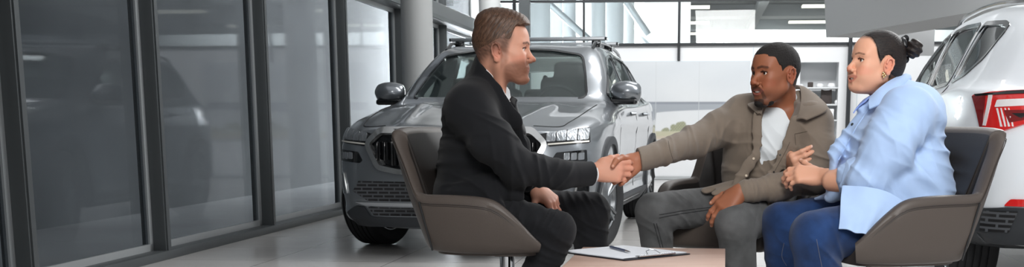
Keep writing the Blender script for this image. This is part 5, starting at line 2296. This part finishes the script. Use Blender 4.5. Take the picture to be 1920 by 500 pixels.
def project(bvh, p, push=.5):
    """point on the surface nearest to the camera along the sight line through p"""
    o = Vector((0, 0, CAM_H))
    d = (Vector(p) - o).normalized()
    h, n, i, ds = bvh.ray_cast(o + d * 1.5, d)
    return (h, n) if h is not None else (Vector(p), -d)


def bvh_of(me):
    bm = bmesh.new()
    bm.from_mesh(me)
    t = BVHTree.FromBMesh(bm)
    bm.free()
    return t


def seam(parent, bvh, pts, D, m, r=.0022, name='seam', n=6):
    ps = catmull([(x, y, 0) for x, y in pts], n)
    out = []
    for q in ps:
        h, nn = project(bvh, P(q[0], q[1], D))
        if out and (h - out[-1]).length > .05:
            continue
        out.append(h + nn * r * .25)
    if len(out) > 2:
        MB().tube(out, r, n=6).build(name, m, parent)


def button(parent, bvh, px, py, D, m, r=.0055):
    h, n = project(bvh, P(px, py, D))
    MB().cyl(h - n * .001, h + n * .0025, r, r * .85, n=16).build('button', m, parent)


def build_man_shirt():
    root = empty('person', (0, 0, 0), 0, 'man in an olive overshirt and white tee seated between the suited man and the woman', 'person')
    H = axes((-math.cos(math.radians(31)), -math.sin(math.radians(31)), -.03), (-.03, 0, 1), P(1453, 141, 4.87))
    prm = dict(smile=.005, mw=.8, open=.0095, wide=1.02, lip=1.1, nose=1.3, tip=.0, jaw=.002, eye=.0050, browz=.001, browt=.006)
    S = Sculpt()
    head_shape(S, H, prm)
    nb = P(1464, 210, 4.99)
    S.cone(P(1464, 160, 4.91), nb, .056, .064, k=.03)
    S.ell(P(1440, 265, 5.0), (.12, .12, .15), k=.05)
    S.cone(P(1430, 225, 5.03), P(1398, 222, 5.05), .05, .05, k=.05)
    S.cone(P(1480, 230, 4.94), P(1515, 228, 4.88), .05, .05, k=.05)
    S.cone(P(1430, 370, 5.1), P(1440, 280, 5.02), .10, .10, k=.05)
    eR, wR = P(1300, 266, 4.86), P(1195, 300, 4.555)
    eL, wL = P(1530, 330, 4.80), P(1387, 358, 4.655)
    S.cone(P(1398, 222, 5.05), eR, .045, .040, k=.03)
    S.cone(eR, P(1240, 288, 4.685), .036, .029, k=.02)
    S.cone(P(1240, 288, 4.685), wR, .029, .025, k=.02)
    S.cone(P(1515, 228, 4.88), eL, .045, .040, k=.03)
    S.cone(eL, wL, .038, .027, k=.02)
    nails = []
    MR = axes((-.80, -.05, -.58), (0, 1, .05), wR)
    hand_shape(S, MR, [(34, 62, 35), (38, 66, 38), (42, 66, 38), (44, 62, 38)],
               [P(1181, 299, 4.548), P(1167, 295, 4.505), P(1155, 301, 4.466), P(1149, 311, 4.458)], nails=nails, splay=.6)
    ML = axes((-.66, -.12, -.62), (-.30, -.78, .52), wL)
    hand_shape(S, ML, [(18, 26, 18), (22, 28, 20), (26, 30, 22), (30, 34, 24)],
               [(.6, .7, -.35), (.85, .4, -.3), (.95, .15, -.25)], mir=-1, nails=nails)
    me, V = S.mesh('body', .0022)
    L = loc(H, V)
    C = np.tile(np.array(srgb(150, 94, 68)[:3]), (len(V), 1))
    C *= (1 + .06 * wob(V, 60, 2))[:, None]
    fp = dict(prm)
    def beard(L):
        x, y, z = L[:, 0], L[:, 1], L[:, 2]
        chin = sstep(.052, .066, x) * (1 - sstep(-.092, -.082, z)) * sstep(-.14, -.12, z) * (1 - sstep(.026, .036, y))
        mo = line2(L, [(.1, 0, -.0475), (.09, .016, -.050), (.08, .029, -.060), (.08, .031, -.085)], .0085)
        jaw = sstep(-.02, .015, x) * (1 - sstep(-.085, -.045, z)) * sstep(-.125, -.115, z) * .5
        return np.maximum(np.maximum(chin, mo * .85), jaw)
    fp.update(flush=(160, 84, 60), lipc=(178, 104, 92), lipa=.8, lid=(108, 64, 48), lash=(22, 14, 12), brow=(34, 24, 21), browa=.92,
              beard=beard, beardc=(28, 21, 19), bearda=.93, hairc=(26, 22, 21),
              hairpaint=lambda L: np.clip(sstep(0, .008, L[:, 2] - hl2(L)), 0, 1))
    def hl2(L):
        x, y, z = L[:, 0], np.abs(L[:, 1]), L[:, 2]
        zl = .080 - sstep(.062, .030, x) * 0
        front = .078 - .012 * sstep(.03, .055, y)
        side = .035
        t = sstep(.030, .052, x)
        zz = side * (1 - t) + front * t
        zz = zz - sstep(.028, .012, x) * .055 * (x > -.01) - (x <= -.01) * (.055 + 0 * x)
        earr = (np.sqrt((x + .012) ** 2 + (z + .004) ** 2) < .036) & (y > .066)
        zz = np.where(x < -.03, -.035 - sstep(-.03, -.08, x) * .02, zz)
        return np.where(earr, 9, zz)
    C = paint_face(C, L, fp)
    for M_, mi in ((MR, 1), (ML, -1)):
        l2 = loc(M_, V)
        near = (np.abs(l2 - np.array([.06, 0, 0])).max(1) < .13)
        C = mixc(C, near * sstep(-.002, -.012, l2[:, 2]) * .8, (190, 128, 100), .6)
    C = nails_paint(C, V, nails, (206, 158, 138), .0065)
    set_col(me, C)
    link_mesh('body', me, m_skin, root)
    eyes(root, H, (1, .10, -.04), (44, 28, 20))
    teeth(root, H, .007, .005)
    # cropped hair and goatee
    Hh = Sculpt(H)
    Hh.ell((-.015, 0, .035), (.0955, .0780, .0912), k=.02)
    Hh.ell((.028, 0, .042), (.0620, .0620, .0632), k=.03)
    def hcut(X):
        l = loc(H, X)
        return (hl2(l) - l[:, 2]).astype(F32) * .8
    Hh.cut(hcut, .003)
    Hh.displace(lambda X: .0009 * wob(X, 420, 3), .001)
    me, V2 = Hh.mesh('hair', .0022)
    mh2 = hair_mat('black_cropped_hair', (14, 12, 12), (38, 33, 31), (600, 600, 600), rough=.8)
    link_mesh('hair', me, mh2, root)
    B = Sculpt(H)
    B.ell((.075, 0, -.104), (.0205, .024, .0175), k=.01)
    B.cone((.050, .030, -.100), (.050, -.030, -.100), .016, .016, k=.02)
    B.displace(lambda X: .0014 * wob(X, 380, 3), .0015)
    me, V2 = B.mesh('beard', .0022)
    link_mesh('beard', me, mh2, root)

    R2 = axes((-.62, -.78, 0), (0, 0, 1)).to_3x3()
    # tee
    T = Sculpt()
    T.ell(P(1442, 262, 5.0), (.125, .17, .155), rot=R2, k=.05)
    T.ell(P(1425, 335, 5.04), (.118, .15, .13), rot=R2, k=.05)
    T.cone(P(1463, 190, 4.965), P(1458, 225, 5.0), .068, .10, k=.03)
    T.cut(plane_cut(P(1456, 193, 4.93), (-.35, -.45, 1)), .004)
    fn, am = folds([(P(1430, 290, 4.88), (.8, 0, .6), .04, 0.0052, .12, 31), (P(1410, 330, 4.9), (.5, 0, 1), .03, 0.0052, .1, 32)])
    T.displace(fn, am)
    me, V2 = T.mesh('tee', .004)
    link_mesh('tee_shirt', me, m_tee, root)
    # overshirt
    J = Sculpt()
    J.ell(P(1442, 260, 5.0), (.140, .190, .165), rot=R2, k=.05)
    J.ell(P(1450, 222, 5.0), (.10, .155, .066), rot=R2, k=.05)
    J.ell(P(1428, 325, 5.04), (.135, .175, .15), rot=R2, k=.07)
    J.cone(P(1435, 200, 5.02), P(1394, 218, 5.06), .062, .076, k=.05)
    J.cone(P(1482, 222, 4.95), P(1519, 233, 4.87), .056, .077, k=.04)
    # opening down the front
    J.cone(P(1462, 175, 4.86), P(1462, 205, 4.86), .085, .072, k=.01, mode='s')
    J.cone(P(1464, 205, 4.85), P(1438, 285, 4.83), .084, .056, k=.01, mode='s')
    J.cone(P(1438, 285, 4.83), P(1404, 350, 4.86), .056, .056, k=.01, mode='s')
    # collar band round the neck
    J.cone(P(1497, 178, 4.99), P(1500, 205, 4.93), .018, .026, k=.02)
    # front edges
    J.cone(P(1421, 215, 4.87), P(1418, 290, 4.85), .018, .018, k=.012, flat=.35, fn=(.2, 1, 0))
    J.cone(P(1418, 290, 4.85), P(1382, 342, 4.86), .018, .022, k=.012, flat=.4, fn=(.2, 1, 0))
    J.cone(P(1490, 230, 4.80), P(1466, 300, 4.81), .020, .021, k=.012, flat=.35, fn=(0, 1, 0))
    J.cone(P(1466, 300, 4.81), P(1438, 352, 4.82), .021, .025, k=.012, flat=.35, fn=(0, 1, 0))
    # tails on the lap
    J.cone(P(1375, 342, 4.90), P(1325, 357, 4.92), .022, .024, k=.02, flat=.45, fn=(0, -.4, 1))
    J.cone(P(1375, 350, 4.88), P(1340, 362, 4.86), .024, .016, k=.02, flat=.5, fn=(0, -.5, 1))
    J.cone(P(1435, 360, 4.80), P(1438, 392, 4.735), .045, .020, k=.03, flat=.4, fn=(-.3, -1, .5))
    J.cone(P(1460, 365, 4.83), P(1448, 388, 4.76), .05, .025, k=.03, flat=.4, fn=(-.3, -1, .5))
    # sleeves
    J.cone(P(1390, 217, 5.06), P(1345, 243, 4.965), .074, .067, k=.045)
    J.cone(P(1345, 243, 4.965), eR, .067, .059, k=.03)
    J.cone(eR, P(1240, 287, 4.67), .059, .048, k=.03)
    J.cone(P(1240, 287, 4.67), P(1178, 306, 4.52), .046, .042, k=.02)
    J.cut(plane_cut(P(1198, 302, 4.57), (-1, -.15, -.15)), .002)
    J.cone(P(1522, 230, 4.86), P(1532, 280, 4.82), .078, .070, k=.045)
    J.cone(P(1532, 280, 4.82), eL, .070, .064, k=.03)
    J.cone(eL, P(1450, 352, 4.72), .064, .050, k=.03)
    J.cone(P(1450, 352, 4.72), P(1398, 358, 4.665), .048, .043, k=.02)
    fn, am = folds([
        (P(1318, 258, 4.85), (1, .3, -.3), .03, 0.0071, .10, 41), (P(1238, 290, 4.68), (1, .4, -.2), .035, 0.0057, .07, 42),
        (P(1375, 240, 4.98), (.8, 0, -.5), .035, 0.0071, .10, 43), (P(1390, 310, 4.93), (.25, 0, 1), .035, 0.0064, .13, 44),
        (P(1525, 310, 4.76), (.25, 0, 1), .03, 0.0077, .10, 45), (P(1460, 348, 4.70), (1, 0, .3), .03, 0.0077, .09, 46),
        (P(1515, 245, 4.80), (.8, 0, .6), .04, 0.0052, .10, 47), (P(1470, 300, 4.83), (1, 0, .5), .035, 0.0052, .1, 48),
        (P(1408, 358, 4.66), (1, 0, .2), .02, 0.0039, .05, 49)])
    J.displace(fn, am)
    f2, a2 = softwob(.002, 28, 48)
    J.displace(f2, a2)
    me, V2 = J.mesh('overshirt', .0036)
    jk = link_mesh('overshirt', me, m_olive, root)
    strip('collar', [P(1486, 160, 5.03), P(1499, 164, 4.97), P(1502, 182, 4.90), P(1500, 204, 4.82), P(1494, 224, 4.775)],
          [P(1491, 166, 5.06), P(1514, 168, 4.99), P(1537, 184, 4.90), P(1551, 205, 4.775), P(1512, 224, 4.745)], .005, m_olive, jk, bulge=.006)
    strip('collar', [P(1436, 178, 5.02), P(1432, 186, 4.95), P(1431, 198, 4.88), P(1428, 214, 4.85)],
          [P(1424, 186, 5.05), P(1412, 192, 4.99), P(1402, 197, 4.93), P(1421, 212, 4.845)], .005, m_olive, jk, bulge=.004)
    bv = bvh_of(me)
    for px, py in ((1413, 297), (1399, 329), (1421, 210)):
        button(jk, bv, px, py, 4.85, m_btn)
    for px, py in ((1451, 322), (1463, 290), (1452, 381)):
        button(jk, bv, px, py, 4.8, m_belt, .004)
    seam(jk, bv, [(1481, 266), (1471, 287), (1453, 320), (1441, 348)], 4.8, m_olive_d, .0011)
    seam(jk, bv, [(1253, 264), (1256, 280), (1263, 303)], 4.7, m_olive_d, .0011)
    # chest pocket
    for pts in ([(1490, 251), (1492, 272)], [(1490, 251), (1514, 246)]):
        seam(jk, bv, pts, 4.8, m_olive_d, .0011)
    # jeans
    T = Sculpt()
    hR, hL = P(1405, 382, 5.10), P(1458, 390, 4.98)
    kR, kL = P(1226, 396, 4.88), P(1379, 418, 4.66)
    aR, aL = P(1245, 594, 4.98), P(1397, 615, 4.74)
    T.ell(P(1432, 378, 5.08), (.13, .165, .095), rot=R2, k=.05)
    T.cone(hR, kR, .092, .073, k=.05)
    T.cone(kR, aR, .071, .052, k=.02)
    T.cone(hL, kL, .095, .080, k=.05)
    T.cone(kL, aL, .074, .056, k=.02)
    fn, am = folds([
        (P(1262, 410, 4.86), (.7, 0, .8), .03, 0.0077, .09, 51), (P(1370, 455, 4.5), (.3, 0, 1), .035, 0.0091, .08, 52),
        (P(1330, 375, 4.95), (.5, 0, 1), .05, 0.0052, .13, 53), (P(1415, 400, 4.75), (1, 0, -.3), .035, 0.0077, .09, 54),
        (P(1235, 470, 4.9), (.5, 0, 1), .06, 0.0039, .12, 55)])
    T.displace(fn, am)
    f2, a2 = softwob(.002, 26, 58)
    T.displace(f2, a2)
    T.cut(lambda X: -(X[:, 2] - .085), .003)
    me, V2 = T.mesh('jeans', .0045)
    jn = link_mesh('jeans', me, m_gjean, root)
    bv = bvh_of(me)
    for off in (0, 5):
        seam(jn, bv, [(1336, 388 + off * .7), (1290, 393 + off), (1255, 399 + off), (1236, 402 + off * 1.2)], 4.85, m_seam_g, .0018)
        seam(jn, bv, [(1226 + off, 418), (1232 + off, 440), (1240 + off, 470)], 4.85, m_seam_g, .0018)
    shoe(root, aR, (-.6, -.8, 0), m_trainer)
    shoe(root, aL, (-.5, -.85, 0), m_trainer)
    return root


build_man_shirt()
# ------------------------------------------------------------------ the woman in the light blue shirt
def build_woman():
    root = empty('person', (0, 0, 0), 0, 'woman with a dark hair bun in a light blue shirt and blue jeans', 'person')
    a = math.radians(16)
    H = axes((-math.cos(a), -math.sin(a), .09), (.09, 0, 1), P(1641, 121, 4.5), .95)
    prm = dict(smile=.008, mw=1.0, open=.0105, wide=1.0, lip=1.0, nose=1.15, tip=-.004, jaw=-.008, fat=.003, eye=.0050, browz=.002, browt=.0040, chin=.002)
    S = Sculpt()
    head_shape(S, H, prm)
    S.cone(P(1660, 150, 4.53), P(1676, 205, 4.55), .058, .075, k=.04)
    S.ell(P(1690, 240, 4.54), (.12, .14, .15), k=.05)
    S.cone(P(1690, 380, 4.54), P(1690, 270, 4.54), .13, .11, k=.05)
    eL, wL = P(1642, 339, 4.34), P(1541, 330, 4.55)
    S.cone(P(1695, 225, 4.42), eL, .055, .050, k=.04)
    S.cone(eL, wL, .045, .029, k=.02)
    S.cone(P(1600, 343, 4.40), P(1560, 340, 4.47), .042, .036, k=.02)
    eR, wR = P(1592, 318, 4.98), P(1479, 303, 4.855)
    S.cone(P(1665, 225, 4.68), eR, .05, .045, k=.04)
    S.cone(eR, wR, .04, .027, k=.02)
    nails = []
    ML = axes((-.93, .22, .10), (-.12, -.74, .66), wL)
    hand_shape(S, ML, [(28, 30, 22), (32, 34, 24), (36, 36, 26), (38, 38, 28)],
               [(.72, .60, -.1), (.66, .70, -.3), (.62, .72, -.5)], mir=-1, nails=nails, splay=.8)
    MR = axes((.10, -.95, .02), (-.88, -.05, -.42), wR)
    hand_shape(S, MR, [(58, 30, 16), (62, 30, 16), (64, 30, 16), (66, 32, 16)],
               [(.2, -.4, -.9), (.3, -.5, -.8), (.2, -.5, -.9)], mir=1, nails=nails, splay=.35)
    me, V = S.mesh('body', .0022)
    L = loc(H, V)
    C = np.tile(np.array(srgb(222, 166, 138)[:3]), (len(V), 1))
    C *= (1 + .03 * wob(V, 60, 2))[:, None]
    def hl3(L):
        x, y, z = L[:, 0], np.abs(L[:, 1]), L[:, 2]
        t = sstep(.008, .062, x)
        zz = -.005 + (.093 + .005) * t
        zz = np.where(x < .008, -.02, zz)
        zz = np.where(x < -.03, -.055 - sstep(-.03, -.06, x) * .02, zz)
        earr = (((x + .010) / .026) ** 2 + ((z + .006) / .040) ** 2 < 1) & (y > .060)
        return np.where(earr, 9, zz)
    fp = dict(prm)
    fp.update(flush=(222, 130, 108), lipc=(194, 108, 94), lipa=.65, lid=(176, 112, 92), lash=(24, 16, 14), brow=(58, 38, 30), browa=.85,
              hairc=(30, 23, 21), hairpaint=lambda L: sstep(-.014, .008, L[:, 2] - hl3(L)) ** 1.5)
    C = paint_face(C, L, fp)
    C = nails_paint(C, V, nails, (244, 208, 196), .0070)
    set_col(me, C)
    link_mesh('body', me, m_skin, root)
    eyes(root, H, (1, .05, -.03), (52, 34, 26), .97)
    teeth(root, H, .008, .008)
    # sleek hair, bun and hair tie
    Hh = Sculpt(H)
    Hh.ell((-.021, 0, .038), (.0965, .0790, .0915), k=.02)
    Hh.ell((.027, 0, .043), (.0615, .0615, .0630), k=.03)
    Hh.ell((-.06, 0, -.005), (.052, .056, .06), k=.03)
    def hcut(X):
        l = loc(H, X)
        return ((hl3(l) - l[:, 2]) * .7).astype(F32)
    Hh.cut(hcut, .012)
    def strands(X):
        l = loc(H, X)
        r = l - np.array([-.105, 0, .065], F32)
        th = np.arctan2(r[:, 1], r[:, 2])
        return (.0007 * np.sin(th * 95 + 2 * wob(l.astype(F32), 30, 3))).astype(F32)
    Hh.displace(strands, .001)
    me, V2 = Hh.mesh('hair', .0022)
    mh3 = hair_mat('sleek_dark_hair', (12, 9, 9), (44, 33, 29), (20, 260, 260), rough=.55)
    hr = link_mesh('hair', me, mh3, root)
    bc = H.inverted() @ P(1714, 91, 4.5)
    Bn = Sculpt(H)
    Bn.ell(bc, (.030, .034, .036), k=.01)
    Bn.cone((-.09, 0, .065), bc, .022, .024, k=.01)
    Bn.displace(lambda X: (.0022 * np.sin(X[:, 2] * 260 + X[:, 0] * 190 + 2 * wob(X, 50, 4))).astype(F32), .002)
    me, V2 = Bn.mesh('bun', .0025)
    link_mesh('hair_bun', me, mh3, hr)
    m_scr = mat('black_hair_tie', (16, 16, 20), rough=.35)
    ax = (bc - Vector((-.09, 0, .065))).normalized()
    cen = Vector((-.09, 0, .065)) + ax * .022
    s1 = ax.cross(Vector((0, 1, 0))).normalized()
    s2 = ax.cross(s1)
    pts = []
    for k in range(36):
        t = 2 * PI * k / 36
        rr = .033 + .007 * math.sin(t * 7)
        pts.append(H @ (cen + s1 * rr * math.cos(t) + s2 * rr * math.sin(t) + ax * .005 * math.sin(t * 5)))
    sc_ = MB().tube(pts, [.011 + .003 * math.sin(k * 1.9) for k in range(36)], n=10, closed=True)
    for dx, dz in ((.0, .05), (-.012, -.045), (-.02, .046)):
        e = H @ (cen + s1 * dz + ax * (.005 + dx))
        b0 = H @ (cen + s1 * dz * .6)
        sc_.tube([b0, (b0 + e) / 2 + Vector((0, -.008, 0)), e], [.008, .010, .004], n=8, flat=.5)
    sc_.build('hair_tie', m_scr, hr)
    # earring
    m_gold = mat('gold_earring', (226, 196, 150), rough=.15, metal=1.0)
    er = MB()
    for k, (x, z) in enumerate(((0, 0), (.006, -.005), (-.005, -.006), (.001, -.012), (.006, .004))):
        er.sphere(H @ Vector((.004 + x, .0855, -.036 + z)), .0045, n=10)
    er.build('earring', m_gold, root)

    # shirt
    T = Sculpt()
    T.ell(P(1694, 240, 4.54), (.130, .185, .150), k=.06)
    T.ell(P(1718, 215, 4.54), (.085, .175, .10), k=.06)
    T.ell(P(1632, 262, 4.50), (.085, .165, .095), k=.06)
    T.ell(P(1692, 325, 4.53), (.175, .215, .145), k=.07)
    T.ell(P(1705, 380, 4.53), (.160, .225, .11), k=.06)
    T.ell(P(1610, 335, 4.56), (.10, .15, .09), k=.06)
    T.cone(P(1672, 178, 4.54), P(1690, 215, 4.54), .070, .10, k=.03)
    T.cone(P(1680, 195, 4.50), P(1702, 212, 4.36), .065, .080, k=.05)
    T.cone(P(1668, 195, 4.58), P(1655, 215, 4.72), .065, .078, k=.05)
    T.cut(plane_cut(P(1655, 170, 4.5), (-.8, -.15, .75)), .004)
    # collar
    T.cone(P(1640, 190, 4.50), P(1611, 205, 4.49), .018, .010, k=.012, flat=.5, fn=(.6, .2, 1))
    T.cone(P(1622, 210, 4.50), P(1562, 292, 4.50), .022, .030, k=.02, flat=.4, fn=(1, 0, .8))
    T.cone(P(1565, 290, 4.50), P(1556, 345, 4.50), .028, .028, k=.02, flat=.5, fn=(1, 0, 0))
    # skirt of the shirt over the thighs
    T.cone(P(1630, 365, 4.33), P(1600, 425, 4.245), .085, .030, k=.06, flat=.4, fn=(0, 1, .35))
    T.cone(P(1670, 370, 4.34), P(1650, 430, 4.26), .085, .030, k=.06, flat=.4, fn=(0, 1, .3))
    T.cone(P(1590, 350, 4.45), P(1560, 372, 4.50), .05, .024, k=.05, flat=.6, fn=(0, 0, 1))
    T.cone(P(1560, 365, 4.56), P(1532, 372, 4.62), .03, .012, k=.03, flat=.5, fn=(0, 0, 1))
    # near sleeve, rolled above the elbow
    T.cone(P(1700, 210, 4.35), P(1668, 272, 4.31), .088, .084, k=.05)
    T.cone(P(1668, 272, 4.31), P(1630, 330, 4.32), .084, .072, k=.04)
    T.cone(P(1634, 331, 4.34), P(1602, 331, 4.40), .066, .064, k=.03)
    T.cone(P(1652, 215, 4.74), eR, .078, .06, k=.04)
    T.cone(eR, P(1500, 300, 4.88), .056, .040, k=.03)
    fn, am = folds([
        (P(1655, 290, 4.26), (.7, 0, 1), .05, 0.0086, .13, 61), (P(1700, 245, 4.28), (1, 0, .35), .06, 0.0058, .12, 62),
        (P(1730, 330, 4.38), (.6, 0, 1), .045, 0.0115, .16, 63), (P(1625, 400, 4.25), (1, 0, -.4), .055, 0.0072, .12, 64),
        (P(1600, 310, 4.36), (.9, 0, -.4), .03, 0.0072, .08, 65), (P(1600, 260, 4.45), (1, 0, .9), .035, 0.0072, .12, 66),
        (P(1760, 280, 4.5), (.2, 0, 1), .05, 0.0086, .14, 67), (P(1690, 380, 4.3), (1, 0, .6), .06, 0.0086, .14, 68)])
    T.displace(fn, am)
    f2, a2 = softwob(.003, 20, 68)
    T.displace(f2, a2)
    me, V2 = T.mesh('shirt', .0042)
    sh = link_mesh('shirt', me, m_blue, root)
    strip('collar', [P(1698, 138, 4.56), P(1689, 141, 4.50), P(1667, 152, 4.445), P(1648, 166, 4.42), P(1633, 181, 4.43)],
          [P(1708, 150, 4.57), P(1700, 157, 4.48), P(1682, 174, 4.40), P(1660, 191, 4.37), P(1630, 204, 4.385)], .005, m_blue, sh, bulge=.008)
    strip('collar', [P(1640, 176, 4.50), P(1630, 182, 4.47), P(1622, 190, 4.46)],
          [P(1630, 186, 4.54), P(1612, 196, 4.50), P(1600, 212, 4.47)], .005, m_blue_in, sh, bulge=.004)
    bv = bvh_of(me)
    strip('shirt_tail', [P(1580, 348, 4.28), P(1620, 350, 4.24), P(1665, 360, 4.23), P(1705, 385, 4.24)],
          [P(1573, 427, 4.175), P(1608, 436, 4.165), P(1642, 441, 4.17), P(1668, 425, 4.20)], .004, m_blue, sh, bulge=.010, rows=10, wave=.0045, n=10)
    # rolled cuff as its own band
    Cf = Sculpt()
    Cf.cone(P(1614, 331, 4.375), P(1592, 332, 4.42), .071, .066, k=.01)
    Cf.cut(plane_cut(P(1583, 330, 4.43), (-1, .35, .25)), .002)
    Cf.cut(plane_cut(P(1617, 342, 4.37), (1, -.3, -.3)), .004)
    fn, am = folds([(P(1600, 325, 4.36), (.5, 0, 1), .03, 0.0043, .08, 71)])
    Cf.displace(fn, am)
    me, V2 = Cf.mesh('cuff', .0035)
    link_mesh('rolled_cuff', me, m_blue, sh)
    button(sh, bv, 1598, 233, 4.45, mat('steel_button', (90, 96, 100), rough=.2, metal=.6), .006)
    seam(sh, bv, [(1640, 190), (1605, 240), (1572, 300)], 4.45, m_blue, .0024)
    # jeans
    J = Sculpt()
    hR, hL = P(1660, 402, 4.70), P(1688, 418, 4.40)
    kR, kL = P(1466, 418, 4.68), P(1528, 442, 4.26)
    aR, aL = P(1480, 612, 4.76), P(1550, 651, 4.32)
    J.ell(P(1695, 405, 4.54), (.15, .20, .09), k=.05)
    J.cone(hR, kR, .108, .078, k=.05)
    J.cone(kR, aR, .077, .068, k=.02)
    J.cone(hL, kL, .110, .086, k=.05)
    J.cone(kL, aL, .084, .072, k=.02)
    fn, am = folds([
        (P(1590, 445, 4.27), (.6, 0, 1), .04, 0.0101, .11, 81), (P(1500, 420, 4.60), (.5, 0, 1), .05, 0.0058, .12, 82),
        (P(1555, 490, 4.22), (1, 0, .8), .04, 0.0086, .10, 83), (P(1470, 470, 4.65), (.5, 0, 1), .05, 0.0072, .12, 84)])
    J.displace(fn, am)
    f2, a2 = softwob(.0025, 22, 88)
    J.displace(f2, a2)
    J.cut(lambda X: -(X[:, 2] - .085), .003)
    me, V2 = J.mesh('jeans', .0045)
    jn = link_mesh('jeans', me, m_bjean, root)
    bv = bvh_of(me)
    seam(jn, bv, [(1531, 448), (1536, 475), (1545, 520)], 4.2, m_seam_b, .0012)
    seam(jn, bv, [(1470, 455), (1466, 480), (1475, 498)], 4.6, m_seam_b, .0012)
    shoe(root, aR, (-1, -.1, 0), m_trainer)
    shoe(root, aL, (-1, -.15, 0), m_trainer)
    return root


build_woman()
